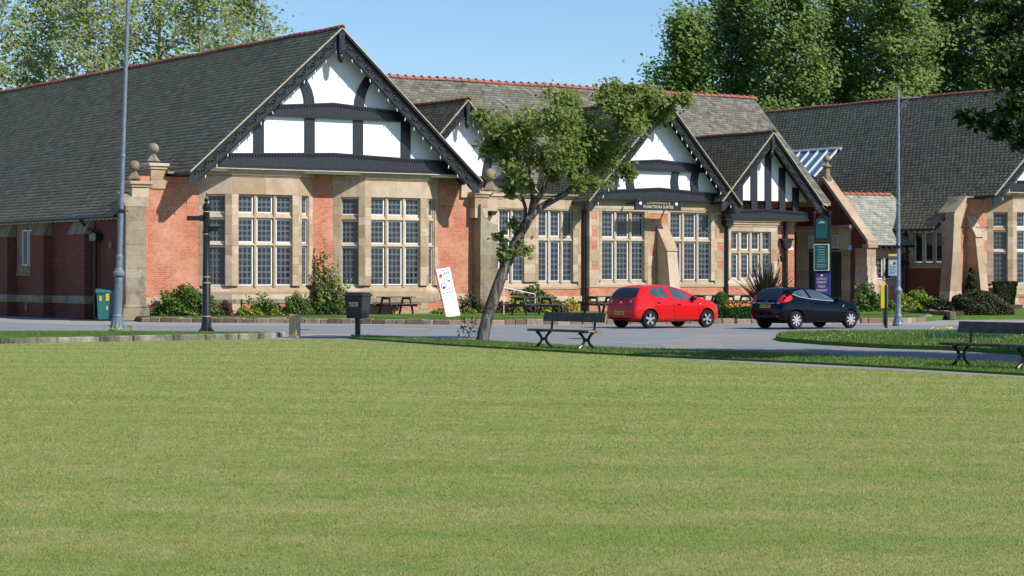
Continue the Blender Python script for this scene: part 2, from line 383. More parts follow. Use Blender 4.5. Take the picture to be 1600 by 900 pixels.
# ================================================================== THE HALL (local axes: x along the front, y into the building, z up)
hall = thing('community_hall', 'long red brick and sandstone hall with black and white timbered gables behind the lawn', 'hall', ORG, TH)
def bx(name, mat, u0, u1, v0, v1, z0, z1, ch=0, parent=None, **kw):
    mb = MB()
    if ch: mb.cbox(u0, u1, v0, v1, z0, z1, ch)
    else: mb.box(u0, u1, v0, v1, z0, z1)
    return part(name, mb, mat, parent or hall, **kw)
def stack(u0, u1, v0, v1, z0, z1, h=.45, mat='stone', fr=None):
    n = max(1, round((z1 - z0) / h)); zs = [z0 + (z1 - z0) * i / n for i in range(n + 1)]
    for i in range(1, n): zs[i] += random.uniform(-.06, .06) * h / .45
    for a, b in zip(zs, zs[1:]):
        mb = MB(); mb.M = fr; e = random.uniform(0, .006)
        mb.cbox(u0, u1, v0 - e, v1, a, b, .011); part('stone_block', mb, mat, hall)
def course(u0, u1, v0, v1, z0, z1, w=.9, mat='stone', name='stone_block', fr=None):
    n = max(1, round((u1 - u0) / w))
    for i in range(n):
        mb = MB(); mb.M = fr; e = random.uniform(0, .005)
        mb.cbox(u0 + (u1 - u0) * i / n, u0 + (u1 - u0) * (i + 1) / n, v0 - e, v1, z0, z1, .011); part(name, mb, mat, hall)

# ---- windows
_wm = {}
def light_meshes(w, h, plain_pane=False):
    k = (round(w, 2), round(h, 2), plain_pane)
    if k in _wm: return _wm[k]
    f = .042; fr = MB()
    fr.box(0, w, -.03, .03, 0, f); fr.box(0, w, -.03, .03, h - f, h); fr.box(0, f, -.03, .03, f, h - f); fr.box(w - f, w, -.03, .03, f, h - f)
    pn = MB(); pn.box(f * .6, w - f * .6, .012, .02, f * .6, h - f * .6)
    ld = MB()
    if not plain_pane:
        iw, ih = w - 2 * f, h - 2 * f; nc = max(1, round(iw / .185)); nr = max(1, round(ih / .235)); s = .022; t = .006
        for i in range(nc + 1):
            x = f + iw * i / nc
            for q in (-s, s):
                if f < x + q < w - f: ld.box(x + q - t, x + q + t, -.006, .0115, f, h - f, 0)
            a, b = max(f, x - s + t), min(w - f, x + s - t)
            ld.box(a, b, .002, .011, f, h - f, 1)
        for j in range(nr + 1):
            z = f + ih * j / nr
            for q in (-s, s):
                if f < z + q < h - f: ld.box(f, w - f, -.0075, .0105, z + q - t, z + q + t, 0)
            a, b = max(f, z - s + t), min(h - f, z + s - t)
            ld.box(f + .001, w - f - .001, .001, .0100, a, b, 1)
    r = (fr.mesh('window', 'white_paint'), pn.mesh('pane', 'window_glass'), ld.mesh('leading', ['lead', 'obscure_glass']) if ld.v else None)
    _wm[k] = r; return r
def put_light(fr, x, y, z, w, h, plain_pane=False):
    a, b, c = light_meshes(w, h, plain_pane)
    o = link('window', a, hall, fr @ Matrix.Translation((x, y, z)))
    link('pane', b, o)
    if c: link('leading', c, o)
    return o
def frame(p0, p1):
    d = Vector((p1[0] - p0[0], p1[1] - p0[1], 0)); L = d.length; d /= L
    return Matrix(((d.x, -d.y, 0, p0[0]), (d.y, d.x, 0, p0[1]), (0, 0, 1, 0), (0, 0, 0, 1))), L
def mullioned(fr, L, o0, o1, zsill, rows, ztop, zbot, n, mw=.15, depth=.42, jambs=(True, True), rec=.17, jh=.42, plain_pane=False, mat='stone', sill=True, head=True):
    """stone window: jamb stacks, mullions, transoms, sill, head and n lights per row; rows = [(z0, z1), ...] from the bottom"""
    zh = rows[-1][1] + .03
    if jambs[0] and o0 > .02: stack(0, o0, 0, depth, zsill, zh, jh, mat, fr)
    if jambs[1] and L - o1 > .02: stack(o1, L, 0, depth, zsill, zh, jh, mat, fr)
    if head:
        nb = max(1, round(L / 1.3))
        for i in range(nb):
            mb = MB(); mb.M = fr; mb.cbox(L * i / nb, L * (i + 1) / nb, 0, depth, zh, ztop, .01); part('lintel_block', mb, mat, hall)
    if sill:
        mb = MB(); mb.M = fr
        mb.prism([(-.0, zbot), (-.0, zbot + .10 * (zsill - zbot) / .3), (rec - .02, zsill - .004), (depth, zsill - .004), (depth, zbot)], 'x', 0, L); part('sill', mb, mat, hall)
    lw = (o1 - o0 - (n - 1) * mw) / n
    for i in range(1, n):
        x = o0 + i * lw + (i - 1) * mw; mb = MB(); mb.M = fr
        mb.prism([(x, rec + .03), (x + .035, .06), (x + mw - .035, .06), (x + mw, rec + .03)], 'z', zsill - .05, zh + .01); part('mullion', mb, mat, hall)
    for (a, b), (c, d) in zip(rows, rows[1:]):
        mb = MB(); mb.M = fr; mb.prism([(.075, b + .02), (.055, b + .05), (rec - .02, c), (rec + .05, c), (rec + .05, b), (rec, b)], 'x', o0, o1); part('transom', mb, mat, hall)
    # inner moulding round the opening
    mb = MB(); mb.M = fr; g = .05
    mb.box(o0 - .002, o0 + g * .6, .07, .12, zsill, zh); mb.box(o1 - g * .6, o1 + .002, .07, .12, zsill, zh); mb.box(o0, o1, .065, .125, zh - g, zh + .002)
    part('window_moulding', mb, mat, hall)
    for i in range(n):
        x = o0 + i * (lw + mw)
        for a, b in rows: put_light(fr, x, rec, a, lw, b - a, plain_pane)

# ---- roofs
def tiles(name, prof, axis, b0, b1, mat, expo=.18, w=.27, clip=None, parent=None):
    pr = np.array(prof, float); seg = np.diff(pr, axis=0); sl = np.hypot(seg[:, 0], seg[:, 1]); cum = np.r_[0, np.cumsum(sl)]; T = cum[-1]
    V = []; F = []
    rows = int(T / expo); k = 0
    for r_ in range(rows + 1):
        s0 = T - (r_ + 1) * expo; s1 = T - r_ * expo
        if s0 < -.1: s0 = max(s0, 0)
        def at(s):
            s = min(max(s, 0), T); i = min(np.searchsorted(cum, s, 'right') - 1, len(seg) - 1); t = (s - cum[i]) / sl[i]
            return pr[i] + seg[i] * t, seg[i] / sl[i]
        (p0, d0), (p1, d1) = at(s0), at(s1)
        if d1[0] > 0: nrm = np.array([-d1[1], d1[0]])
        else: nrm = np.array([d1[1], -d1[0]])
        if nrm[1] < 0: nrm = -nrm
        lo, hi = (b0, b1)
        off = ((r_ % 2) * .5 + RNG.random() * .35) * w; bs = np.arange(lo - off, hi, w); 
        wv = .012 * np.sin(bs * .9 + r_ * .13) + RNG.normal(0, .004, len(bs))
        jl = RNG.normal(0, .004, len(bs)); th = .034 + RNG.random(len(bs)) * .008
        if clip is not None:
            kp = clip(bs + w / 2, (p0 + p1) / 2); bs, wv, jl, th = bs[kp], wv[kp], jl[kp], th[kp]
        if not len(bs): continue
        x0 = np.maximum(bs + .001, lo); x1 = np.minimum(bs + w - .001, hi)
        def pt(p, h, x):
            a = p[None, :] + nrm[None, :] * h[:, None]
            return np.stack([a[:, 0], x, a[:, 1]], 1) if axis == 'v' else np.stack([x, a[:, 0], a[:, 1]], 1)
        q1 = p1[None, :] + d1[None, :] * (jl[:, None] + .012)
        def pt2(h, x):
            a = q1 + nrm[None, :] * h[:, None]
            return np.stack([a[:, 0], x, a[:, 1]], 1) if axis == 'v' else np.stack([x, a[:, 0], a[:, 1]], 1)
        base = wv * 0 + .002 + wv * .3
        vs = np.stack([pt(p0, base, x0), pt(p0, base, x1), pt2(base + th, x0), pt2(base + th, x1), pt2(base - .004, x0), pt2(base - .004, x1)], 1)
        n = len(bs); i = k + np.arange(n) * 6; k += n * 6; V.append(vs.reshape(-1, 3))
        for f in ((0, 2, 3, 1), (2, 4, 5, 3), (0, 4, 2, 2), (1, 3, 5, 5)):
            F.append(np.stack([i + f[0], i + f[1], i + f[2], i + f[3]], 1))
    V = np.concatenate(V); F = np.concatenate(F)
    # triangles given as degenerate quads are split off
    tri = F[F[:, 2] == F[:, 3]][:, :3]; quad = F[F[:, 2] != F[:, 3]]
    T2 = np.concatenate([quad[:, [0, 1, 2]], quad[:, [0, 2, 3]], tri])
    me = np_mesh(name, V, T2, mat)
    return link(name, me, parent or hall, kind='stuff')
_rt = {}
def ridge(axis, fixed, b0, b1, z, mat='red_ridge_tile', L=.45, knob=False):
    key = (axis, mat, knob)
    if key not in _rt:
        mb = MB(); n = 7; r = .13; pts = [(math.cos(math.pi * (i / (n - 1))) * r * 1.1, math.sin(math.pi * (i / (n - 1))) * r - .03) for i in range(n)]
        inn = [(x * .85, y - .02) for x, y in pts[::-1]]
        mb.prism(pts + inn, 'y' if axis == 'v' else 'x', 0, L - .008)
        pts2 = [(x * 1.16, y * 1.16 + (.05 if knob else .0)) for x, y in pts]; mb.prism(pts2 + inn, 'y' if axis == 'v' else 'x', -.03, .05)
        _rt[key] = mb.mesh('ridge_tile', mat, 40)
    n = int(round((b1 - b0) / L))
    for i in range(n):
        b = b0 + i * L; sag = -.03 * math.sin(i * .5) * .5 + random.uniform(-.006, .006)
        loc = (fixed, b, z + sag) if axis == 'v' else (b, fixed, z + sag)
        link('ridge_tile', _rt[key], hall, Matrix.Translation(loc) @ Matrix.Rotation(random.uniform(-.012, .012), 4, 'X' if axis == 'v' else 'Y'))

# ---- carved bargeboards
def barge(uc, vb, za, ut, zt, h, parent=None, th=.07, bulbs=0, drop=.05, scroll=.30):
    """one raking board from the apex (uc, za) down to the tip (ut, zt); h = vertical depth"""
    s = 1 if ut > uc else -1; sl = (za - zt) / abs(ut - uc)
    L = MB(); a = Vector((uc + s * .02, za - drop)); b = Vector((ut, zt - drop)); h += .10
    q = .42 * h / .6
    poly = [(a.x, a.y), (b.x, b.y), (b.x + s * .02, b.y - q), (b.x - s * (h - q) / sl, b.y - q), (a.x, a.y - h)]
    L.prism(poly, 'y', vb, vb + th); o = part('bargeboard', L, 'black_timber', parent or hall)
    # raised scrolls and fillets
    C = MB(); d = Vector((s, -sl)).normalized(); n = Vector((s * sl, 1)).normalized() * (1)
    hh = h * d.x * s                                            # perpendicular depth
    Lr = (b - a).length
    for off, r in ((.035, .022), (hh - .035, .022)):
        p = a - n * off; C.tube([(p.x + d.x * .1, vb - .005, p.y + d.y * .1), (p.x + d.x * (Lr - .1), vb - .005, p.y + d.y * (Lr - .1))], r, 4)
    m = int(Lr / scroll)
    for i in range(m):
        t0 = (i + .5) * scroll; flip = 1 if i % 2 else -1; c0 = a + d * t0 - n * hh / 2
        rr = min(hh * .30, scroll * .42)
        pts = []
        for k in range(11):
            an = k / 10 * 4.6; r = rr * (1 - k / 13)
            w = c0 + d * math.cos(an) * r + n * math.sin(an) * r * flip
            pts.append((w.x, vb - .02, w.y))
        C.tube(pts, .026, 4)
        w0 = c0 + d * rr * .9; w1 = c0 + d * (rr * 1.5) + n * flip * rr * 1.0
        C.tube([(w0.x, vb - .006, w0.y), (w1.x, vb - .012, w1.y)], [.03, .012], 4)
        c1 = c0 + n * rr * .9 * flip
        C.ball((c1.x, vb - .002, c1.y), .035, 6)
    part('carving', C, 'black_timber', o, 60)
    if bulbs:
        for i in range(bulbs):
            t = (i + .6) / bulbs * (Lr - .5) + .3; p = a + d * t - n * (hh + .02)
            link('festoon_bulb', BULB, hall, Matrix.Translation((p.x, vb + .02, p.y)) @ Matrix.Rotation(random.uniform(-.4, .4), 4, 'Y'))
_b = MB(); _b.lathe([(.012, .02), (.018, 0), (.022, -.05), (.022, -.10), (.012, -.13)], n=6); BULB = _b.mesh('festoon_bulb', 'white_paint', 60)
def verge(uc, vf, za, ut, zt, flare=0):
    s = 1 if ut > uc else -1; p = [(uc, za + .01), (ut, zt + .01)]
    if flare: p.append((ut + s * flare, zt + .01 - flare * .35))
    mb = MB(); mb.prism(p + [(x, z - .045) for x, z in p[::-1]], 'y', vf, vf + .05); part('verge_strip', mb, 'verge_mortar', hall)
def pendant(u, v0, v1, z1, z0, w=.22):
    mb = MB(); mb.box(u - w / 2, u + w / 2, v0, v1, z0 + .35, z1); mb.box(u - w * .36, u + w * .36, v0 - .03, v0, z0 + .45, z1 - .25)
    mb.lathe([(w * .62, 0), (w * .62, .06), (w * .4, .12)], (u, v0 + .12, z0 + .32), 10)
    mb.lathe([(.01, -.2), (w * .3, -.15), (w * .52, -.02), (w * .55, .07), (w * .42, .17), (w * .3, .22)], (u, v0 + .12, z0 + .12), 10)
    part('pendant', mb, 'black_timber', hall, 40)
def beam(name, u0, u1, v, zb, zl, zc, zr, uc, d=.16, dentil=True, roof=None):
    """cranked tie beam, bottom zb, top zl at the left, zc at the crank uc, zr at the right, with mouldings and a row of dentils"""
    A_, sl_ = roof; lim = lambda z: (A_ - .2 - z) / sl_
    u0, u1 = max(u0, uc - lim(zb)), min(u1, uc + lim(zb)); a0, a1 = max(u0, uc - lim(zl)), min(u1, uc + lim(zr))
    mb = MB(); mb.prism([(u0, zb), (u1, zb), (a1, zr), (uc, zc), (a0, zl)], 'y', v, v + d + .1)
    h = zl - zb
    mb.box(u0, u1, v - .06, v - .001, zb - .002, zb + h * .14); mb.box(u0, u1, v - .035, v - .0005, zb + h * .17, zb + h * .24)
    o = part(name, mb, 'black_timber', hall)
    if dentil:
        u0, u1 = a0 + .05, a1 - .05; D = MB(); n = int((u1 - u0) / .13)
        D.prism([(u0, zl - .03), (uc, zc - .03), (u1, zr - .03), (u1, zr + .03), (uc, zc + .03), (u0, zl + .03)], 'y', v - .05, v + .02)
        for i in range(n):
            u = u0 + (i + .5) * (u1 - u0) / n; z = zl + (zc - zl) * (u - u0) / (uc - u0) if u < uc else zc + (zr - zc) * (u - uc) / (u1 - uc)
            D.box(u - .035, u + .035, v - .045, v - .001, z - .12, z - .04)
        part('dentils', D, 'black_timber', o)
    return o
def post(u0, u1, v, z0, z1, d=.1, bend=None):
    mb = MB()
    if not bend: mb.prism([(u0, z0), (u1, z0), (u1, z1), (u0, z1)], 'y', v, v + d)
    else:
        n = 8; l = []; r = []
        for i in range(n + 1):
            t = i / n; z = z0 + (z1 - z0) * t; q = bend(t); l.append((u0 + q, z)); r.append((u1 + q, z))
        poly = l + r[::-1]; k = len(l)
        vs = [(x, v, z) for x, z in poly] + [(x, v + d, z) for x, z in poly]; N = len(poly)
        fs = []
        for i in range(n): fs += [(i, i + 1, N - 2 - i, N - 1 - i), (N + i, 2 * N - 1 - i, 2 * N - 2 - i, N + i + 1)]
        for i in range(n):
            fs += [(i, N + i, N + i + 1, i + 1), (N - 1 - i, N - 2 - i, 2 * N - 2 - i, 2 * N - 1 - i)]
        mb.add(vs, fs); mb.fixn = True
    return part('timber_post', mb, 'black_timber', hall)
def gable_wall(uc, sl, v, z0, za, parent=None):
    hw = (za - z0) / sl
    mb = MB(); mb.prism([(uc - hw, z0), (uc + hw, z0), (uc, za)], 'y', v, v + .2); return part('gable_panel', mb, 'plaster', hall)
def stone_ball(u, v, z, r):
    mb = MB(); mb.lathe([(r * 1.25, -r * 2.35), (r * 1.25, -r * 2.2), (r * .95, -r * 1.9), (r * .55, -r * 1.25), (r * .5, -r * .9)], (u, v, z), 4)
    mb.ball((u, v, z), r, 16); part('ball_finial', mb, 'weathered_stone', hall, 35)
def pier_cap(u0, u1, v0, v1, z):
    mb = MB(); mb.cbox(u0 - .13, u1 + .13, v0 - .13, v1 + .13, z - .14, z, .03); mb.cbox(u0 - .06, u1 + .06, v0 - .06, v1 + .06, z - .25, z - .14, .03)
    part('cap_stone', mb, 'stone', hall)

# ---- canted bay
def bay(ub, W=5.24, cu=1.09, D=.82):
    P = [(ub, 0), (ub + cu, -D), (ub + W - cu, -D), (ub + W, 0)]
    rows = [(1.38, 2.98), (3.13, 4.10), (4.33, 5.05)]
    for i, (a, b) in enumerate(zip(P, P[1:])):
        fr, L = frame(a, b)
        if i == 1: mullioned(fr, L, .30, L - .30, 1.36, rows, 5.80, 1.02, 3, .17, .4)
        else:
            o0, o1 = (.34, L - .28) if i == 0 else (.28, L - .34)
            mullioned(fr, L, o0, o1, 1.365, rows, 5.805, 1.022, 1, .17, .38)
    def ring(o, z0, z1, name, mat, ch=.0):
        q = [(ub - o * .4, .1), (ub - o * .4, -o * .3), (ub + cu - o * .5, -D - o), (ub + W - cu + o * .5, -D - o), (ub + W + o * .4, -o * .3), (ub + W + o * .4, .1)]
        mb = MB(); mb.prism(q, 'z', z0, z1); return part(name, mb, mat, hall)
    ring(.03, 5.80, 5.86, 'cornice_course', 'stone'); ring(.08, 5.86, 5.95, 'cornice_course', 'stone'); ring(.15, 5.95, 6.04, 'cornice_course', 'stone'); ring(.21, 6.04, 6.13, 'cornice_course', 'stone')
    ring(.0, .83, 1.02, 'plinth_course', 'stone'); ring(.07, .66, .83, 'plinth_course', 'weathered_stone'); ring(.04, 0, .34, 'plinth_course', 'stone'); ring(.035, .34, .66, 'plinth_brickwork', 'brick')
    fr, L = frame(P[1], P[2])
    for x in (0, L - .32): stack(x - .03, x + .35, -.055, .1, .34, .66, .32, 'stone', fr)

def wing(U, left_end=False):
    """big hall wing: ridge at U+8.6, left eave at U-.45"""
    A = 12.0; uc = U + 8.6; far = 41.0 if not left_end else 27.0
    LP = [(uc, A), (U + 2.3, 6.39), (U + 1.1, 5.38), (U + .3, 4.74), (U - .45, 4.22)]
    RP = [(uc, A), (U + 16.2, 5.0)]
    def slab(poly, v0, v1, name='roof'):
        mb = MB(); t = .13; mb.prism([(a, z - .01) for a, z in poly] + [(a, z - t) for a, z in poly[::-1]], 'y', v0, v1); return part(name, mb, 'black_timber', hall)
    k = (uc - (U + 1.75)) ; cutz = A - k * .89
    rf = slab([(uc, A), (U + 1.75, cutz)], -1.72, .38); slab(LP, .38, far); slab([(uc, A), (U + 15.5, A - 6.9 * .89)], -1.72, .38); slab(RP, .38, far)
    tiles('roof_tile', LP, 'v', .42, far, 'dark_roof_tile', .235, .30)
    tiles('roof_tile', [(uc, A), (U + 1.75, cutz)], 'v', -1.7, .42, 'dark_roof_tile', .235, .30)
    tiles('roof_tile', [(uc, A), (U + 15.5, A - 6.9 * .89)], 'v', -1.7, far, 'dark_roof_tile', .36, .54)
    ridge('v', uc, -1.7, far, A + .02)
    verge(uc, -1.76, A, U + 1.75, cutz); verge(uc, -1.76, A, U + 15.5, A - 6.9 * .89)
    barge(uc, -1.57, A, U + 1.78, cutz + .02, .62, bulbs=13); barge(uc, -1.57, A, U + 15.45, A - 6.9 * .89 + .02, .62, bulbs=15)
    pendant(uc, -1.72, -1.45, A - .2, 10.62, .26)
    gable_wall(uc, .89, -.88, 6.0, A - .25)
    V = -1.0
    beam('tie_beam', U + 2.2, U + 15.1, V, 6.12, 6.66, 6.85, 6.66, uc, roof=(A, .89)); beam('collar_beam', U + 5.2, U + 12.3, V + .02, 8.28, 8.68, 8.93, 8.68, uc, roof=(A, .89))
    pb = MB(); pb.box(U + 2.9, U + 14.4, -1.13, -.8, 6.085, 6.118); part('beam_soffit', pb, 'verge_mortar', hall)
    for a in (4.95, 7.3, 9.6, 11.92): post(U + a, U + a + .46, V + .06, 6.6, 8.35)
    post(U + 7.28, U + 7.74, V + .05, 8.8, 10.15, bend=lambda t: -.62 * t ** 2.2); post(U + 9.64, U + 10.1, V + .05, 8.8, 10.2, bend=lambda t: .62 * t ** 2.2)
    # front wall behind the bays
    if not left_end:
        bx('brick_wall', 'brick', U + .2, U + 2.98, 0, .35, .9, 5.75)
    bx('brick_wall', 'brick', U + 8.12, U + 9.2, 0, .35, .9, 6.1)
    bx('brick_wall', 'brick', U + 14.3, U + 16.6, 0, .35, 1.0, 6.1); bx('brick_wall', 'shaded_brick', U + 2.98, U + 14.3, .1, .35, 5.8, 6.1)
    course(U + .3, U + 2.95, -.03, .35, .62, .9, .9); course(U + 8.14, U + 9.1, -.03, .35, .62, .9); course(U + 14.33, U + 16.5, -.03, .35, .72, 1.0, .7); course(U + 14.33, U + 16.5, -.06, .35, 0, .24, .7)
    bx('brick_wall', 'brick', U + .3, U + 3, .0, .35, 0, .62); bx('brick_wall', 'brick', U + 8.1, U + 9.2, .0, .35, 0, .62); bx('brick_wall', 'brick', U + 14.3, U + 16.5, .0, .35, .24, .72)
    bay(U + 2.93); bay(U + 9.13, 5.2)
    # left side wall
    if not left_end:
        bx('brick_wall', 'shaded_brick', U + 0, U + .3, .36, far, 0, 4.3)
        # slate capping of the front wall between pier and bargeboard
        bx('slate_capping', 'dark_roof_tile', U + 1.45, U + 2.75, -.3, .45, 5.86, 5.95)
    mb = MB(); mb.tube([(U - .52, .40, 4.16), (U - .52, far, 4.16)], .065, 8); part('gutter', mb, 'black_iron', hall, 60)
    for i in range(int((far - .5) / .42)):
        if i > 60: break
        o = link('rafter_end', RAFT, hall, Matrix.Translation((U - .38, .6 + i * .42, 4.1)))
_r = MB(); _r.prism([(0, 0), (.36, .2), (.36, .12), (.1, -.04), (-.02, -.07)], 'y', 0, .09); RAFT = _r.mesh('rafter_end', 'white_paint')
wing(0); wing(45, True)

# ---- left wing: corner piers, side wall details
stack(-.55, .32, -.7, .1, .62, 4.5, .5, 'weathered_stone'); bx('pier_foot', 'weathered_stone', -.72, .42, -.85, .3, 0, .5, .03); bx('pier_foot', 'weathered_stone', -.63, .37, -.78, .2, .5, .64, .03)
mb = MB(); mb.prism([(-.72, 4.5), (.1, 4.5), (.1, 5.1), (-.35, 4.9)], 'x', -.56, .34); part('pier_weathering', mb, 'weathered_stone', hall)
stack(-.12, .60, -.35, .4, 4.5, 5.25, .4, 'stone'); pier_cap(-.12, .60, -.35, .4, 5.52); stone_ball(.12, -.05, 6.13, .22)
stack(.32, .42, -.02, .2, .9, 4.5, .45)
bx('brick_wall', 'brick', .6, 1.0, -.01, .3, 4.4, 5.4); stack(.82, 1.46, -.05, .55, 5.25, 6.0, .4, 'stone'); pier_cap(.82, 1.46, -.05, .55, 6.27); stone_ball(1.03, .15, 6.86, .215)
for v0, v1 in ((3.7, 5.4), (8.1, 9.6), (12.3, 13.9), (16.9, 18.4)):
    bx('side_buttress', 'shaded_brick', -.42, .02, v0, v1, 0, 3.5)
    mb = MB(); mb.prism([(-.46, 3.5), (.0, 3.5), (.0, 4.3), (-.12, 4.15)], 'y', v0 - .02, v1 + .02); part('buttress_cap', mb, 'weathered_stone', hall)
    bx('plinth_course', 'weathered_stone', -.46, .0, v0 - .05, v1 + .25, .62, .96, .02)
bx('plinth_course', 'weathered_stone', -.05, .0, 9.6, 12.3, .62, .94, .02); bx('plinth_course', 'weathered_stone', -.05, .0, 5.6, 8.1, .62, .94, .02); bx('plinth_course', 'weathered_stone', -.06, .0, .1, 3.6, 0, .25, .02)
mb = MB(); mb.box(-.02, .0, 9.7, 12.15, 1.9, 4.05); part('window_surround', mb, 'weathered_stone', hall)
frS = Matrix(((0, 1, 0, -.03), (-1, 0, 0, 12.15), (0, 0, 1, 0), (0, 0, 0, 1)))      # faces -x: local x runs towards the front
for x in (.75, 1.5): put_light(frS, x, 0, 2.23, .6, 1.55)
mb = MB(); mb.box(-.06, .0, 9.65, 12.2, 1.78, 1.9); mb.box(-.05, .0, 10.80, 10.92, 2.2, 3.85); part('window_surround', mb, 'weathered_stone', hall)
mb = MB(); mb.tube([(-.16, 3.2, .1), (-.16, 3.2, 3.3)], .075, 8); mb.box(-.34, -.03, 2.75, 3.4, 3.2, 3.5); mb.tube([(-.2, 3.1, 3.5), (-.25, 3.9, 3.75), (-.5, 4.0, 4.1)], .07, 8); part('downpipe', mb, 'black_iron', hall, 50)
bx('wall_vent', 'black_iron', -.03, .0, 1.85, 2.15, 2.9, 3.15)
for v in (10.9, 9.9, 5.0): bx('wall_vent', 'black_iron', -.04, .0, v, v + .28, .25, .6)

# ---- left wing: right hand pier with curved buttress
stack(15.95, 16.62, -.45, .4, 4.3, 5.2, .42); pier_cap(15.95, 16.62, -.45, .4, 5.46)
mb = MB(); mb.prism([(16.13, 3.2), (17.04, 3.2), (17.04, 4.0), (16.9, 4.03), (16.62, 4.14), (16.4, 4.33), (16.26, 4.56), (16.15, 4.9)], 'y', -.62, .3); part('curved_buttress', mb, 'weathered_stone', hall)
stack(16.12, 17.04, -.62, .3, 0.3, 3.2, .55, 'weathered_stone'); bx('pier_foot', 'stone', 16.05, 17.1, -.7, .2, 0, .3, .03)
stack(16.62, 17.3, -.2, .45, 3.3, 5.15, .5); pier_cap(16.85, 17.6, -.1, .5, 5.40); stone_ball(16.84, -.3, 6.2, .29); stone_ball(16.4, .4, 6.15, .2)
mb = MB(); mb.prism([(16.9, 5.40), (17.6, 5.40), (17.55, 5.6), (17.25, 5.8), (17.05, 6.0), (16.9, 6.0)], 'y', -.05, .3); part('kneeler_stone', mb, 'weathered_stone', hall)
mb = MB(); mb.prism([(15.45, 5.2), (16.1, 5.2), (16.1, 5.5), (15.8, 5.95), (15.5, 5.95)], 'y', -.12, .0); part('kneeler_stone', mb, 'stone', hall)
mb = MB(); mb.prism([(16.72, 4.62), (17.12, 4.62), (17.0, 4.45), (16.85, 4.42)], 'y', -.5, -.2); part('rainwater_head', mb, 'black_iron', hall)

# ---- flat roofed range between the wings (windows at v = .4)
def lowrange(u0, u1, v, ubs, sh=1.18):
    bx('brick_wall', 'brick', u0, u1, v + .03, v + .35, .0, sh); course(u0, u1, v - .05, v + .2, .62, .86, .9)
lowrange(17.3, 22.5, .4, 0)
frB, _ = frame((16.9, .4), (22.5, .4)); rowsB = [(1.52, 3.33), (3.55, 4.70)]
fr1, L1 = frame((16.9, .4), (19.75, .4)); mullioned(fr1, L1, .2, L1 - .62, 1.5, rowsB, 4.79, 1.18, 3, .17)
fr2, L2 = frame((19.75, .4), (22.1, .4)); mullioned(fr2, L2, .17, L2 - .28, 1.5, rowsB, 4.79, 1.18, 3, .17)
stack(22.1, 22.26, .40, .8, 1.2, 4.79, .5); bx('brick_wall', 'brick', 22.26, 22.5, .42, .8, 1.18, 4.8)
course(17.0, 22.45, .38, .8, 4.79, 5.28, 1.1); bx('cornice_course', 'stone', 17.3, 22.45, .28, .8, 5.28, 5.36, .02); bx('cornice_course', 'weathered_stone', 17.3, 22.45, .2, .8, 5.36, 5.46, .02)
bx('flat_roof', 'lead_sheet', 17.0, 23.0, .8, 4.2, 5.3, 5.42)
# recessed gable above it
B_A, B_U = 9.82, 18.2
def small_gable(uc, A, hw, vv, vb, vw, far, sl=1.06, tile_left=True, flare=0, h=.52, red='dark_ridge_tile', bulbs=12, lr=1.0):
    zt = A - hw * sl; tl = (uc - hw, zt); tr = (uc + hw, zt)
    for (x, z) in (tl, tr):
        mb = MB(); mb.prism([(uc, A - .01), (x, z - .01), (x, z - .13), (uc, A - .14)], 'y', vv, far); part('roof', mb, 'black_timber', hall)
        verge(uc, vv - .05, A, x, z, flare if x > uc else 0)
        barge(uc, vb, A, x + (.03 if x < uc else -.03), z + .03, h, bulbs=bulbs, scroll=.27)
    tiles('roof_tile', [(uc, A), tl], 'v', vv, far, 'dark_roof_tile'); tiles('roof_tile', [(uc, A), tr], 'v', vv, far, 'dark_roof_tile', .36, .54)
    ridge('v', uc, vv, far, A + .02, red); gable_wall(uc, sl, vw, zt + .1, A - .25); return zt
small_gable(B_U, B_A, 3.9, 3.6, 3.72, 4.3, 8.9); pendant(B_U, 3.55, 3.8, B_A - .2, B_A - 1.25, .2)
beam('tie_beam', B_U - 3.7, B_U + 3.7, 4.15, 5.95, 6.25, 6.4, 6.25, B_U, roof=(B_A, 1.06)); post(B_U + 1.2, B_U + 1.6, 4.2, 6.0, 8.0, bend=lambda t: .5 * t * t); post(B_U - 1.6, B_U - 1.2, 4.2, 6.0, 8.0, bend=lambda t: -.5 * t * t)
bx('brick_wall', 'brick', 14.5, 37.0, 4.35, 4.6, 0, 5.6)

# ---- middle gabled wing
C_U, C_A = 26.2, 9.86
small_gable(C_U, C_A, 4.45, -.92, -.82, -.12, 9.0, bulbs=14); pendant(C_U, -.9, -.7, C_A - .2, C_A - 1.2, .22)
beam('tie_beam', 22.3, 30.35, -.26, 5.27, 5.62, 5.84, 5.62, C_U, roof=(C_A, 1.06)); beam('collar_beam', 23.5, 28.9, -.24, 6.62, 6.98, 7.14, 6.98, C_U, roof=(C_A, 1.06))
for a, b in ((24.45, -.16), (26.75, .0)):
    pass
sgn = lambda k: (lambda t: k * math.sin(math.pi * t))
post(24.55, 24.95, -.2, 5.6, 6.75, bend=sgn(-.14)); post(27.15, 27.55, -.2, 5.6, 6.75, bend=sgn(-.14)); post(23.45, 23.85, -.2, 5.6, 6.7, bend=lambda t: .25 * t); post(28.3, 28.7, -.2, 5.6, 6.7, bend=sgn(-.12))
bx('brick_wall', 'brick', 22.5, 30.5, .03, .36, 0, 1.25); course(22.5, 30.5, -.05, .2, .62, .86, .9); bx('brick_wall', 'brick', 22.46, 22.9, .04, 4.4, .0, 5.2)
rowsC = [(1.57, 3.35), (3.54, 4.71)]
for a, b, o0, o1 in ((22.99, 25.78, .17, 2.60), (26.98, 29.78, .13, 2.56)):
    f_, L_ = frame((a, 0), (b, 0)); mullioned(f_, L_, o0, o1, 1.55, rowsC, 4.83, 1.25, 3, .17)
bx('brick_wall', 'brick', 25.7, 27.1, .02, .36, 1.25, 4.83)
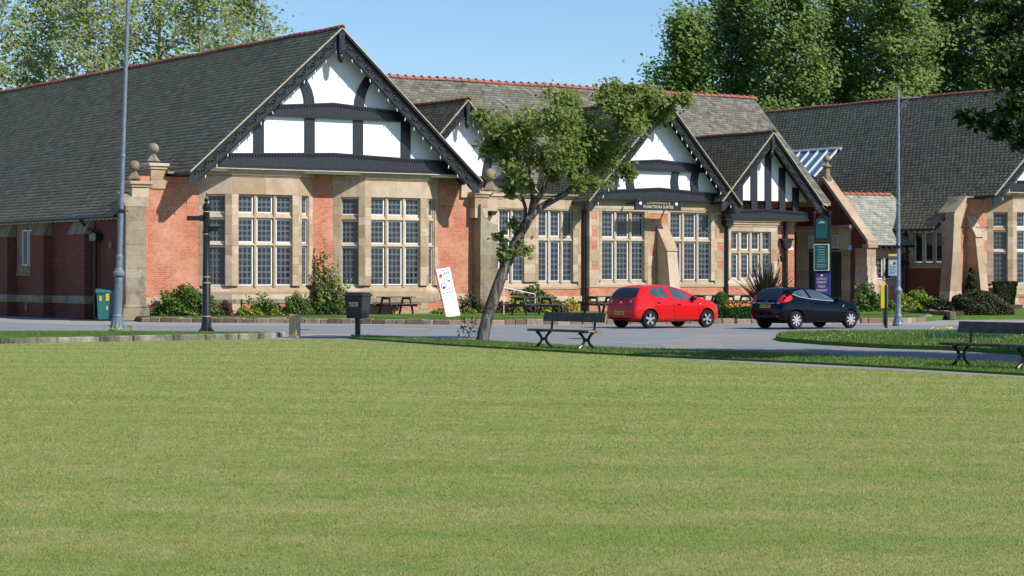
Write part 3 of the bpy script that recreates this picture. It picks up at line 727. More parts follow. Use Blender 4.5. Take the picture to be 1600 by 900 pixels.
for z0, z1, e in ((1.25, 1.7, .3), (1.7, 2.2, .12), (2.2, 2.7, .3), (2.7, 3.2, .12), (3.2, 3.7, .3), (3.7, 4.15, .12), (4.15, 4.75, .02)):
    bx('stone_block', 'stone', 25.78, 25.78 + e + .06, 0, .2, z0, z1, .011); bx('stone_block', 'stone', 26.98 - e * .7 - .04, 26.98, 0, .2, z0, z1, .011)
course(25.78, 26.98, 0, .3, 4.66, 4.83)
for a, b, i0, i1 in ((22.45, 22.99, .13, .42), (29.78, 30.5, .14, .5)):
    z = 1.25
    for k, (z0, z1) in enumerate(((1.25, 1.62), (1.62, 2.05), (2.05, 2.45), (2.45, 2.94), (2.94, 3.36), (3.36, 3.55), (3.55, 4.05), (4.05, 4.34), (4.34, 4.68), (4.68, 4.83))):
        if k in (2, 4, 6, 8):
            bx('stone_block', 'stone', a, a + i0, 0, .36, z0, z1, .01); bx('stone_block', 'stone', a + i1, b, 0, .36, z0, z1, .01); bx('brick_panel', 'brick', a + i0, a + i1, .012, .3, z0, z1)
        else: bx('stone_block', 'stone', a, b, 0, .36, z0, z1, .011)
course(22.45, 30.5, -.02, .36, 4.83, 5.27, 1.2)
mb = MB(); mb.prism([(26.25, 0), (27.5, 0), (27.2, 1.25), (26.95, 3.1), (26.3, 4.05), (26.15, 4.05), (26.5, 3.1), (26.5, 3.0)], 'y', -.03, .01)
# central buttress, leaning stone fin
mb = MB(); mb.prism([(-1.15, 0), (-.75, 2.95), (-.02, 4.05), (0, 4.05), (0, 0)], 'x', 26.32, 26.9); part('buttress', mb, 'stone', hall)
mb = MB(); mb.prism([(-.80, 2.93), (-.72, 3.05), (0, 4.12), (0, 3.95)], 'x', 26.28, 26.94); part('buttress_cap', mb, 'stone', hall)
bx('beam_soffit', 'black_timber', 22.5, 30.2, -.3, -.02, 5.235, 5.268)

# ---- right hand smaller gable
D_U, D_A = 32.62, 8.62
small_gable(D_U, D_A, 3.15, -.92, -.82, -.15, 8.0, flare=.28, bulbs=0); pendant(D_U, -.9, -.7, D_A - .15, D_A - 1.15, .2)
beam('tie_beam', 30.1, 35.3, -.36, 4.46, 4.83, 4.96, 4.83, D_U, roof=(D_A + .6, 1.06))
for a, b, zt in ((30.95, 31.32, 6.6), (31.84, 32.22, 7.5), (32.72, 33.1, 7.8), (33.6, 33.98, 7.0), (34.45, 34.85, 6.05)): post(a, b, -.22, 4.85, zt)
fd, Ld = frame((30.45, -.2), (33.5, -.2)); mullioned(fd, Ld, .17, Ld - .42, 1.64, [(1.65, 2.82), (3.02, 3.86)], 4.12, 1.28, 4, .2)
bx('cornice_course', 'stone', 30.45, 33.5, -.23, .3, 4.12, 4.22, .01); bx('cornice_course', 'stone', 30.4, 33.56, -.28, .3, 4.22, 4.34, .02); bx('cornice_course', 'stone', 30.36, 33.6, -.34, .3, 4.34, 4.43, .02)
bx('brick_wall', 'brick', 30.46, 33.5, -.18, .3, .0, 1.28); course(30.45, 33.5, -.25, .2, .62, .86)
bx('brick_wall', 'brick', 33.4, 35.0, .3, .62, .0, 4.9); bx('brick_wall', 'shaded_brick', 34.85, 34.99, .4, 4.4, .0, 4.9)
bx('beam_soffit', 'verge_mortar', 30.2, 35.1, -.39, .3, 4.435, 4.456)
mb = MB(); mb.tube([(34.35, .18, .1), (34.35, .18, 4.4)], .1, 8); mb.prism([(34.05, 3.55), (34.65, 3.55), (34.5, 3.1), (34.2, 3.1)], 'y', .0, .28); mb.box(34.0, 34.7, -.02, .29, 3.5, 3.6); part('downpipe', mb, 'black_iron', hall, 50)
mb = MB(); mb.tube([(30.42, -.1, .1), (30.42, -.1, 4.3), (30.42, -.3, 4.45), (30.42, -.3, 5.1)], .07, 8); mb.box(30.2, 30.62, -.36, .0, 4.15, 4.45); mb.box(30.26, 30.56, -.3, -.02, 4.75, 5.0); part('downpipe', mb, 'black_iron', hall, 50)
mb = MB(); mb.tube([(22.36, .3, .1), (22.36, .3, 4.8)], .07, 8); part('downpipe', mb, 'black_iron', hall, 50)
# wall lantern and small notice
mb = MB(); mb.tube([(34.0, .3, 2.85), (34.0, .1, 2.95), (34.0, .08, 2.8)], .02, 5); mb.lathe([(.01, .28), (.1, .18), (.11, .16), (.07, -.06), (.02, -.1)], (34.0, .08, 2.55), 6); part('wall_lantern', mb, 'black_iron', hall)
bx('wall_notice', 'white_paint', 34.62, 34.92, .28, .3, 3.03, 3.16)

# ---- main roof behind, parallel to the front
tiles('roof_tile', [(10.0, 11.33), (3.9, 5.55)], 'u', 12.0, 40.65, 'grey_roof_tile')
mb = MB(); mb.prism([(10.0, 11.32), (3.9, 5.54), (3.9, 5.4), (10, 11.1), (16.1, 5.4), (16.1, 5.54)], 'x', 12.0, 40.66); part('roof', mb, 'dark_roof_tile', hall)
ridge('u', 10.0, 12.0, 40.6, 11.35, 'red_ridge_tile', .45, True)
bx('brick_wall', 'shaded_brick', 40.15, 40.45, 9.0, 15.5, 0, 5.0); mb = MB(); mb.prism([(4.5, 5.0), (4.5, 5.5), (10, 10.9), (15.5, 5.5), (15.5, 5.0)], 'x', 40.1, 40.5); part('end_wall', mb, 'shaded_brick', hall)

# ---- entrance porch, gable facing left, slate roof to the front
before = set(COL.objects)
mb = MB(); mb.prism([(1.15, 0), (1.15, 3.45), (4.35, 6.75), (7.5, 3.45), (7.5, 0)], 'x', 40.62, 40.95); part('porch_gable', mb, 'shaded_brick', hall)
def coping(v0, z0, v1, z1, n):
    for i in range(n):
        a, b = i / n, (i + 1) / n; mb = MB(); A_, B_ = (v0 + (v1 - v0) * a, z0 + (z1 - z0) * a), (v0 + (v1 - v0) * b - .0, z0 + (z1 - z0) * b)
        mb.prism([A_, B_, (B_[0], B_[1] - .24), (A_[0], A_[1] - .24)], 'x', 40.52, 41.12); part('coping_stone', mb, 'stone', hall)
coping(4.35, 6.98, .95, 3.62, 5); coping(4.36, 6.98, 7.7, 3.62, 5)
mb = MB(); mb.lathe([(.3, -.3), (.26, .0), (.16, .3), (.14, .55), (.24, .6), (.24, .66), (.12, .74), (.1, .84)], (40.8, 4.35, 6.9), 8); mb.ball((40.8, 4.35, 7.93), .19, 14); part('ball_finial', mb, 'weathered_stone', hall, 35)
bx('kneeler_stone', 'stone', 40.5, 41.2, .88, 1.35, 3.2, 3.42, .03)
for i in range(7):
    z0, z1 = i * .457, (i + 1) * .457; lean = lambda z: .30 * max(0, (2.2 - z) / 2.2)
    mb = MB(); mb.prism([(40.5 - lean(z0) * .4, z0), (41.12, z0), (41.12, z1), (40.5 - lean(z1) * .4, z1)], 'y', .98 - lean(z0), 1.85); part('stone_block', mb, 'stone', hall)
tiles('roof_tile', [(4.4, 6.1), (1.35, 3.36)], 'u', 41.1, 45.6, 'pale_roof_slate', .19, .3)
mb = MB(); mb.prism([(4.4, 6.09), (1.35, 3.35), (1.35, 3.25), (4.4, 5.97), (7.4, 3.3), (7.4, 3.4)], 'x', 41.05, 45.6); part('porch_roof', mb, 'black_timber', hall)
ridge('u', 4.4, 41.15, 45.35, 6.12, 'red_ridge_tile', .42, True)
mb = MB(); mb.prism([(4.5, 6.2), (3.4, 5.2), (3.4, 5.1), (4.5, 6.05)], 'x', 45.36, 45.48); part('roof_flashing', mb, 'galvanised', hall)
for i in range(7): link('rafter_end', RAFT, hall, Matrix.Translation((41.5 + i * .42, 1.42, 3.27)) @ Matrix.Rotation(R(90), 4, 'Z'))
mb = MB(); mb.tube([(41.1, 1.28, 3.32), (44.1, 1.28, 3.32)], .06, 8); part('gutter', mb, 'black_iron', hall, 60)
fp_, Lp_ = frame((41.12, 1.8), (43.4, 1.8)); mullioned(fp_, Lp_, .1, Lp_ - .22, 1.6, [(1.62, 2.74)], 3.2, 1.24, 3, .17)
bx('stone_block', 'stone', 43.4, 44.05, 1.8, 2.1, 1.0, 3.2, .01); bx('brick_wall', 'brick', 41.1, 44.05, 1.84, 2.1, .35, 1.24); course(41.1, 44.05, 1.74, 2.1, 0, .35, 1.0)
mb = MB(); mb.tube([(43.75, 1.66, .1), (43.75, 1.66, 2.9), (44.4, 1.4, 3.2)], .09, 8); mb.box(43.55, 43.95, 1.55, 1.79, 2.35, 2.6); part('downpipe', mb, 'black_iron', hall, 50)
# doorway in the porch gable
fe = Matrix(((0, 1, 0, 40.60), (-1, 0, 0, 6.45), (0, 0, 1, 0), (0, 0, 0, 1)))       # local x towards the front, y into the wall
def ex(name, mat, x0, x1, y0, y1, z0, z1, ch=.01):
    mb = MB(); mb.M = fe; mb.cbox(x0, x1, y0, y1, z0, z1, ch) if ch else mb.box(x0, x1, y0, y1, z0, z1); return part(name, mb, mat, hall)
for z in range(6):
    ex('stone_block', 'stone', 0, .95, -.06, .04, z * .52, (z + 1) * .52); ex('stone_block', 'stone', 3.5, 4.15, -.06, .04, z * .52, (z + 1) * .52)
ex('lintel_block', 'stone', .95, 3.5, -.06, .04, 3.04, 3.12); 
for a, b in ((0, 1.0), (1.36, 2.6), (3.3, 4.15)): ex('stone_block', 'stone', a, b, -.05, .04, 3.12, 4.1)
ex('lintel_block', 'stone', 1.0, 1.36, -.05, .04, 3.95, 4.1); ex('lintel_block', 'stone', 2.6, 3.3, -.05, .04, 3.95, 4.1)
for x, w in ((.98, .42), (2.62, .66)): put_light(fe, x, -.03, 3.22, w, .7, True)
ex('cornice_course', 'stone', -.05, 4.25, -.16, .04, 4.1, 4.22); ex('cornice_course', 'stone', -.1, 4.35, -.26, .04, 4.22, 4.4)
for x in (.97, 2.25): 
    d_ = ex('door', 'door_wood', x, x + 1.24, -.03, .02, .05, 3.03, .02)
    for k in range(5):
        mb = MB(); mb.M = fe; mb.box(x + .06 + k * .23, x + .24 + k * .23, -.045, -.031, .2, 2.9); part('door_board', mb, 'door_wood', d_)
ex('wall_lamp', 'galvanised', 4.2, 4.3, -.25, -.05, 3.1, 3.35)
mb = MB(); mb.tube([(38.6, 5.6, .1), (38.6, 5.6, 1.1), (38.6, 4.1, 1.1), (38.6, 4.1, .1)], .025, 6); part('handrail', mb, 'black_iron', hall)

for o in COL.objects:                                               # the porch stands back from the front line
    if o not in before and o.parent == hall: o.matrix_basis = Matrix.Translation((.98, 1.1, .0)) @ o.matrix_basis
# ---- right wing: side wall, corner pier, buttress
bx('brick_wall', 'shaded_brick', 45.0, 45.3, .36, 27, .3, 2.18); bx('stone_wall', 'stone', 45.0, 45.3, .36, 27, 0, .3); bx('stone_wall', 'stone', 45.02, 45.3, .0, 27, 4.12, 4.6)
bx('brick_wall', 'shaded_brick', 45.04, 45.3, 2.9, 27, 2.18, 4.12)
frR = Matrix(((0, 1, 0, 45.0), (-1, 0, 0, 2.75), (0, 0, 1, 0), (0, 0, 0, 1)))
mullioned(frR, 2.7, .38, 2.45, 2.49, [(2.51, 4.06)], 4.2, 2.18, 3, .18, .3, jambs=(True, True), plain_pane=True)
mb = MB(); mb.prism([(44.55, 0), (45.45, 0), (45.42, 4.2), (45.88, 5.8), (45.8, 5.86), (44.97, 5.05), (44.86, 3.0)], 'y', -.62, .0); part('corner_pier', mb, 'stone', hall)
mb = MB(); mb.prism([(44.93, 5.03), (45.8, 5.89), (45.9, 5.86), (45.0, 4.98)], 'y', -.66, .5); part('pier_weathering', mb, 'weathered_stone', hall)
for i in range(6):
    mb = MB(); mb.prism([(44.54 + i * .052, i * .5), (45.47, i * .5), (45.47 - .0, (i + 1) * .5), (44.54 + (i + 1) * .052, (i + 1) * .5)], 'y', -.63 - random.uniform(0, .006), .1); part('stone_block', mb, 'stone', hall)
bx('pier_foot', 'stone', 44.4, 45.6, -.75, .1, 0, .28, .03)
bx('brick_wall', 'brick', 45.4, 48.0, 0, .35, .0, 4.9); bx('brick_wall', 'brick', 45.95, 48.0, 0, .35, 4.9, 5.75)
for k, (z0, z1) in enumerate(((.9, 1.4), (1.9, 2.4), (2.9, 3.4))): bx('stone_block', 'stone', 45.45, 45.75, -.02, .2, z0, z1, .01)
for k, (z0, z1) in enumerate(((1.2, 1.8), (2.4, 3.0), (3.6, 4.2))): bx('stone_block', 'stone', 47.55, 47.95, -.02, .2, z0, z1, .01)
for i in range(8):
    z0, z1 = i * .475, (i + 1) * .475; f = lambda z: -1.15 + .53 * z / 3.8; mb = MB(); mb.prism([(f(z0), z0), (f(z1), z1), (0, z1), (0, z0)], 'x', 46.48, 47.02 + random.uniform(0, .008)); part('stone_block', mb, 'stone', hall)
mb = MB(); mb.prism([(-.70, 3.78), (-.64, 3.92), (-.04, 4.88), (0, 4.88), (0, 3.8)], 'x', 46.44, 47.06); part('buttress_cap', mb, 'stone', hall)
bx('slate_capping', 'dark_roof_tile', 45.9, 47.6, -.3, .45, 5.8, 5.88)
bx('hydrant_sign', 'yellow_paint', 45.62, 45.86, -.03, -.021, 1.42, 1.72)
mb = MB(); mb.tube([(44.8, -.7, 4.35), (46, -.1, 4.25), (47.0, -.55, 4.3), (48.0, -.1, 4.28)], .015, 4); part('cable', mb, 'black_iron', hall)
# rooflight on the left slope of the right wing
sk = MB(); slope = .89
def rp(u, v, o=0): return (u - o * .68, v, 12.0 - (53.6 - u) * slope + o * .73)
def quadbox(mb, u0, u1, v0, v1, o0, o1, m=0):
    mb.add([rp(u0, v0, o0), rp(u1, v0, o0), rp(u1, v1, o0), rp(u0, v1, o0), rp(u0, v0, o1), rp(u1, v0, o1), rp(u1, v1, o1), rp(u0, v1, o1)], [(0, 3, 2, 1), (4, 5, 6, 7), (0, 1, 5, 4), (1, 2, 6, 5), (2, 3, 7, 6), (3, 0, 4, 7)], m)
quadbox(sk, 48.5, 50.2, 13.7, 18.5, .05, .12); sko = part('rooflight', sk, 'skylight_glass', hall)
for i in range(7): 
    mb = MB(); v = 13.7 + i * .8; quadbox(mb, 48.4, 50.2, v - .05, v + .05, .10, .2); part('glazing_bar', mb, 'galvanised', sko)
mb = MB(); quadbox(mb, 50.2, 50.34, 13.5, 18.6, .05, .2); part('glazing_bar', mb, 'lead_sheet', sko)

# ---- hanging sign on the middle wing
def text_obj(s, size, M4, mat, parent, name='lettering', align='CENTER', ext=.002, sx=1):
    cu = bpy.data.curves.new(name, 'FONT'); cu.body = s; cu.size = size; cu.extrude = ext; cu.align_x = align; cu.align_y = 'CENTER'; cu.resolution_u = 2
    to = bpy.data.objects.new(name, cu); COL.objects.link(to); dg = bpy.context.evaluated_depsgraph_get()
    me = bpy.data.meshes.new_from_object(to.evaluated_get(dg)); bpy.data.objects.remove(to); me.materials.clear(); me.materials.append(M[mat])
    return link(name, me, parent, M4 @ Matrix.Rotation(R(90), 4, 'X') @ Matrix.Scale(sx, 4, (1, 0, 0)))
sg = MB(); sg.box(24.4, 26.88, -.98, -.9, 4.84, 5.20); sign_o = part('name_sign', sg, 'sign_black' if 'sign_black' in M else 'black_timber', hall)
mb = MB(); mb.box(24.36, 26.92, -1.03, -.88, 5.2, 5.27); mb.box(24.36, 26.92, -1.0, -.88, 4.78, 4.84); mb.box(24.3, 24.4, -1.0, -.88, 4.78, 5.2); mb.box(26.88, 26.94, -1.0, -.88, 4.78, 5.2); part('sign_frame', mb, 'black_timber', sign_o)
mb = MB(); mb.box(24.35, 24.42, -.95, -.2, 5.05, 5.12); mb.box(26.8, 26.87, -.95, -.2, 5.05, 5.12); part('sign_bracket', mb, 'black_iron', sign_o)
text_obj('CONFERENCE &', .165, Matrix.Translation((25.64, -.985, 5.115)), 'gold_paint', sign_o, sx=1.15); text_obj('FUNCTION SUITES', .185, Matrix.Translation((25.64, -.985, 4.93)), 'cream_paint', sign_o, sx=1.12)
for u in (24.6, 26.68):
    mb = MB(); mb.M = Matrix.Translation((u, -.985, 5.09)) @ Matrix.Rotation(R(90), 4, 'X'); mb.lathe([(.075, 0), (.075, .01)], n=12); part('sign_roundel', mb, 'white_paint', sign_o)
text_obj('H', .24, Matrix.Translation((45.74, -.034, 1.57)), 'print_dark', hall)
# ================================================================== GROUND, ROAD, PATHS
def sheet(name, pts, z, mat, kind='structure', thick=0, label=None, cat=None):
    mb = MB(); P = [(p[0], p[1]) for p in pts]
    if thick: mb.prism(P, 'z', z - thick, z)
    else: mb.add([(x, y, z) for x, y in P], [tuple(range(len(P)))])
    me = mb.mesh(name, mat)
    if not thick:
        if me.polygons[0].normal.z < 0: me.flip_normals()
    return link(name, me, None, None, label, cat, kind=kind)
g = ground_at
sheet('ground', [(-900, -60), (900, -60), (900, 2500), (-900, 2500)], -.05, 'lawn')
kerb_px = [(221, 503), (300, 503.8), (400, 504.6), (500, 505.2), (600, 506.2), (700, 507), (870, 507), (1000, 506.3), (1150, 505.4), (1300, 505), (1400, 504.6), (1440, 503)]
kerb = [g(*p) for p in kerb_px]
green_edge = [(-30, 45.0), (-20, 52.0), g(0, 537), g(200, 533), g(430, 529.5), g(470, 529.8), g(560, 531.5), g(700, 541), g(850, 548.5), g(1000, 557.5), g(1130, 565.5), g(1250, 572), g(1430, 581), g(1600, 590), (14, 31), (30, 12)]
sheet('bowling_green', green_edge + [(30, -20), (-30, -20)], 0.0, 'bowling_turf')
sheet('road', [(-70, 58), g(430, 529.5), g(560, 528), g(700, 538), g(1000, 555), (6, 46), (60, 46), (60, 120), (-70, 110)], -.012, 'asphalt')
sheet('edge_path', [g(470, 528), g(560, 528), g(700, 537), g(850, 545.5), g(1000, 553.5), g(1130, 559), g(1250, 564), g(1430, 573), g(1600, 583), (14, 34), (30, 14), (30, 12), (14, 31)] + [g(*p) for p in ((1600, 590.5), (1430, 581.5), (1250, 572.5), (1130, 566), (1000, 558), (850, 549), (700, 541.5), (560, 532), (470, 530.2))], .004, 'concrete')
sheet('corner_path', [g(425, 524), g(500, 521.5), g(556, 521.5), g(556, 528), g(560, 531.2), g(430, 529.2)], -.006, 'pavement')
sheet('side_path', [g(1030, 538), g(1048, 531), g(1085, 525), g(1125, 521), g(1210, 520.5), g(1300, 520), g(1700, 518), (40, 60), (40, 40), g(1700, 575), g(1430, 560), g(1250, 553.5), g(1130, 549), g(1040, 546)], -.004, 'patched_path')
sheet('footway', [(-40, 60 + 25), g(0, 503), g(120, 507.5), g(221, 508.5), g(400, 508.5), g(560, 508.2), g(700, 508.6), g(870, 508.4), g(1150, 507), g(1400, 507.5), g(1480, 508), g(1700, 507), (60, 90), g(1480, 500)] + [g(x, y - 3) for x, y in kerb_px[::-1]] + [(-16, 95), (-60, 120)], -.008, 'pavement')
sheet('path_patch', [g(1128, 536), g(1175, 533.5), g(1262, 536), g(1330, 541), g(1290, 545), g(1200, 543), g(1135, 541)], -.0005, 'asphalt')
sheet('road_patch', [g(600, 512), g(668, 512.4), g(672, 515.5), g(598, 515)], -.009, 'patched_path')
sheet('road_patch', [g(1050, 516), g(1132, 516), g(1130, 518.5), g(1044, 518.6)], -.009, 'patched_path')
for px_, py_ in ((470, 514.5), (905, 528.5)):
    mb = MB(); mb.lathe([(.33, -.01), (.33, .0), (.28, .002), (.28, -.004)], n=20); q_ = g(px_, py_); link('manhole_cover', mb.mesh('manhole_cover', 'black_iron'), None, Matrix.Translation((q_.x, q_.y, -.004)), 'round iron manhole cover in the road ' + ('beyond the square timber post' if px_ < 600 else 'just behind the nearer park bench'), 'manhole cover')
# painted lines
def line(p0, p1, w, dash=None):
    a, b = Vector(p0[:2]), Vector(p1[:2]); L = (b - a).length; d = (b - a) / L; n = Vector((-d.y, d.x)) * w / 2; mb = MB(); t = 0
    st, gap = dash or (L, 1)
    while t < L:
        q0, q1 = a + d * t, a + d * min(t + st, L); mb.add([(*(q0 - n), 0), (*(q1 - n), 0), (*(q1 + n), 0), (*(q0 + n), 0)], [(0, 1, 2, 3)]); t += st + gap
    me = mb.mesh('road_marking', 'road_marking')
    link('road_marking', me, None, Matrix.Translation((0, 0, -.002)), kind='structure')
line(g(-40, 516), g(700, 523.6), .1, (2, 3)); line(g(700, 523.6), g(1010, 525), .1, (1.6, 1.2)); line(g(955, 534.4), g(1010, 537.5), .12); line(g(2, 509), g(110, 512), .1, (1.5, 1))

def strip_grass(poly, z, n, hmin, hmax, name='grass', mat='grass_blade', wid=.012):
    """short blades scattered over a polygon"""
    P = np.array([(p[0], p[1]) for p in poly]); lo, hi = P.min(0), P.max(0); pts = []
    while len(pts) < n:
        q = RNG.random((n * 2, 2)) * (hi - lo) + lo; ins = np.zeros(len(q), bool); j = len(P) - 1
        for i in range(len(P)):
            c = ((P[i, 1] > q[:, 1]) != (P[j, 1] > q[:, 1])) & (q[:, 0] < (P[j, 0] - P[i, 0]) * (q[:, 1] - P[i, 1]) / (P[j, 1] - P[i, 1] + 1e-9) + P[i, 0]); ins ^= c; j = i
        pts += list(q[ins])
        if not ins.any(): break
    q = np.array(pts[:n]); m = len(q); a = RNG.random(m) * 6.28; h = hmin + RNG.random(m) * (hmax - hmin); w = wid * (1 + RNG.random(m))
    dx, dy = np.cos(a) * w, np.sin(a) * w; lean = RNG.normal(0, .3, (m, 2)) * h[:, None]
    zz = np.full(m, z - .005)
    V = np.stack([np.stack([q[:, 0] - dx, q[:, 1] - dy, zz], 1), np.stack([q[:, 0] + dx, q[:, 1] + dy, zz], 1), np.stack([q[:, 0] + lean[:, 0], q[:, 1] + lean[:, 1], zz + h], 1)], 1).reshape(-1, 3)
    F = np.arange(m * 3).reshape(-1, 3)
    return V, F
def grass_patch(polys, label, n, hmin=.03, hmax=.07, wid=.008):
    Vs, Fs, k = [], [], 0
    for poly, z, f in polys:
        V, F = strip_grass(poly, z, int(n * f), hmin, hmax, wid=wid); Vs.append(V); Fs.append(F + k); k += len(V)
    return link('grass', np_mesh('grass', np.concatenate(Vs), np.concatenate(Fs), 'grass_blade'), None, None, label, 'grass', kind='stuff')
# verge between road and edge path
vt = [(548, 523.5), (600, 526), (650, 528), (750, 532), (850, 537.5), (930, 541.5), (1000, 544.5), (1130, 548.5), (1250, 552.5), (1430, 559.5), (1600, 568), (1750, 575)]
vb = [(548, 527.4), (600, 530.5), (700, 537.4), (850, 545.8), (1000, 553.8), (1130, 559.2), (1250, 564.5), (1430, 573.4), (1600, 583), (1750, 592)]
VZ = .05
verge_poly = [g(*p, z=VZ) for p in vt] + [g(*p, z=VZ) for p in vb[::-1]]
sheet('verge', verge_poly, VZ, 'lawn', thick=.1)
grass_patch([(verge_poly, VZ, 1)], 'clipped green grass of the verge behind the park benches', 26000, .02, .06)
isl = [(1212, 525), (1218, 521.5), (1235, 519), (1300, 517.6), (1400, 517), (1500, 517), (1600, 517.5), (1720, 518), (1720, 556), (1600, 547.5), (1480, 540.5), (1400, 538.5), (1290, 533), (1225, 528)]
isl_poly = [g(*p, z=.1) for p in isl]
sheet('grass_island', isl_poly, .1, 'lawn', thick=.2)
grass_patch([(isl_poly, .1, 1)], 'tufted grass on the island between road and side path', 30000, .03, .09, .012)
# fine mown turf of the green, denser towards the camera
Vs, Fs, k = [], [], 0
for y0, y1, n, h, w in ((11.5, 16, 260000, .010, .0029), (16, 22, 280000, .011, .0036), (22, 30, 250000, .012, .005), (30, 42, 210000, .013, .0075), (42, 61, 180000, .013, .011)):
    ys = np.sqrt(RNG.uniform(y0 ** 2, y1 ** 2, n)); xs = RNG.uniform(-.35, .35, n) * ys; a = RNG.random(n) * 6.28; hh = h * (.5 + RNG.random(n)); ww = w * (.6 + .8 * RNG.random(n)); dx, dy = np.cos(a) * ww, np.sin(a) * ww * .4
    ok = (xs < 8.9 - (ys - 37.7) * .62) & ((ys < 54) | (ys < 56.7 + (xs + 13.3) * .70 - .3)); xs, ys, a, hh, dx, dy = xs[ok], ys[ok], a[ok], hh[ok], dx[ok], dy[ok]; n = len(xs)
    V = np.stack([np.stack([xs - dx, ys - dy, np.full(n, -.001)], 1), np.stack([xs + dx, ys + dy, np.full(n, -.001)], 1), np.stack([xs + RNG.normal(0, .5, n) * hh, ys + RNG.normal(0, .5, n) * hh, hh], 1)], 1).reshape(-1, 3)
    Vs.append(V); Fs.append(np.arange(n * 3).reshape(-1, 3) + k); k += n * 3
link('grass', np_mesh('grass', np.concatenate(Vs), np.concatenate(Fs), 'turf_blade'), None, None, 'close mown pale green turf of the bowling green in the foreground', 'grass', kind='stuff')
# left strip behind the stone edging
LZ = .125
ls = [(-60, 525), (0, 524.6), (200, 523.4), (330, 521.3), (395, 520.2), (425, 519.4), (330, 518.6), (150, 517.6), (-60, 517.5)]
ls_poly = [g(*p, z=LZ) for p in ls]
sheet('edging_verge', ls_poly, LZ, 'lawn', thick=.2)
grass_patch([(ls_poly, LZ, 1)], 'grass strip behind the grey stone edging on the left', 20000, .02, .05)
ed = thing('stone_edging', 'row of long grey lichened edging stones along the left of the green', 'stone edging')
pts = [g(-60, 539), g(0, 537.2), g(90, 535.6), g(157, 534.2), g(209, 533), g(272, 531.8), g(322, 530.8), g(374, 529.8), g(405, 529), g(432, 527.6), g(446, 525)]
for a, b in zip(pts, pts[1:]):
    d = (b - a); L = d.length; n = max(1, round(L / 1.6))
    for i in range(n):
        q = a + d * i / n; mb = MB(); h = .145 + random.uniform(-.018, .012)
        mb.M = Matrix.Translation((q.x, q.y, 0)) @ Matrix.Rotation(math.atan2(d.y, d.x), 4, 'Z') @ Matrix.Rotation(random.uniform(-.012, .012), 4, 'X')
        mb.cbox(.012, L / n - .012, random.uniform(-.01, .02), .32, -.06, h, .03); part('edging_stone', mb, 'grey_kerb_stone', ed)
# garden in front of the hall
GZ = .17
garden_poly = [Vector((k.x, k.y + .15, 0)) for k in kerb] + [hall_xy(40, -9), hall_xy(47, -1), hall_xy(41.2, 1.7), hall_xy(40, .9), hall_xy(35, .2), hall_xy(0, -.1), hall_xy(-.1, -.6)]
sheet('garden_lawn', garden_poly, GZ, 'lawn', thick=.3)
front = [k + Vector((0, .3, 0)) for k in kerb]; gstrip = front + [k + Vector((0, 3.0, 0)) for k in front[::-1]]
grass_patch([(gstrip, GZ, 1)], 'grass of the narrow front lawn above the sandstone kerb', 26000, .03, .07)
kb = thing('garden_kerb', 'long line of rough reddish sandstone kerb blocks edging the front lawn', 'kerb')
def run(pts):
    out = []; 
    for a, b in zip(pts, pts[1:]): out += [(a, b)]
    return out
for a, b in run(kerb + [g(1458, 500.5), g(1452, 497.5)]):
    d = b - a; L = d.length; n = max(1, round(L / .48)); t = 0
    cuts = [0] + sorted([(i + random.uniform(-.28, .28)) / n for i in range(1, n)]) + [1]
    for u0, u1 in zip(cuts, cuts[1:]):
        q = a + d * u0; w = L * (u1 - u0); mb = MB()
        mb.M = Matrix.Translation((q.x, q.y, 0)) @ Matrix.Rotation(math.atan2(d.y, d.x) + random.uniform(-.02, .02), 4, 'Z')
        mb.cbox(.008, w - .008, random.uniform(-.03, .02), .26, -.05, .185 + random.uniform(-.03, .02), .022); part('kerb_stone', mb, 'kerb_stone', kb)
# right hand planting bed edge
bed_px = [(1335, 487), (1380, 490.5), (1430, 495), (1483, 500)]
bed = [g(*p) for p in bed_px]
sheet('planting_bed', bed + [hall_xy(49, -1.5), hall_xy(46, .2), hall_xy(45, 1.6), hall_xy(41, 1.5)], .3, 'soil', thick=.4)
be = thing('bed_edging', 'dark low stone edging round the shrub bed beside the entrance', 'kerb')
for a, b in run(bed):
    d = b - a; L = d.length; n = max(1, round(L / .6))
    for i in range(n):
        q = a + d * i / n; mb = MB(); mb.M = Matrix.Translation((q.x, q.y - .1, 0)) @ Matrix.Rotation(math.atan2(d.y, d.x), 4, 'Z')
        mb.cbox(.01, L / n - .01, 0, .25, 0, .34 + random.uniform(-.04, .03), .03); part('kerb_stone', mb, 'weathered_stone', be)
right_lawn = [g(1483, 499.5), g(1600, 498.5), g(1800, 497), hall_xy(62, -1.5), hall_xy(48, -1.2)]
sheet('right_lawn', right_lawn, .12, 'lawn', thick=.3)
# soil beds along the wall
sheet('wall_bed', [hall_xy(-.2, -.8), hall_xy(2, -2.6), hall_xy(8, -2.9), hall_xy(9.5, -2.2), hall_xy(10.2, -1.2), hall_xy(9, -.1), hall_xy(3, -.1)], GZ + .03, 'soil', thick=.05)

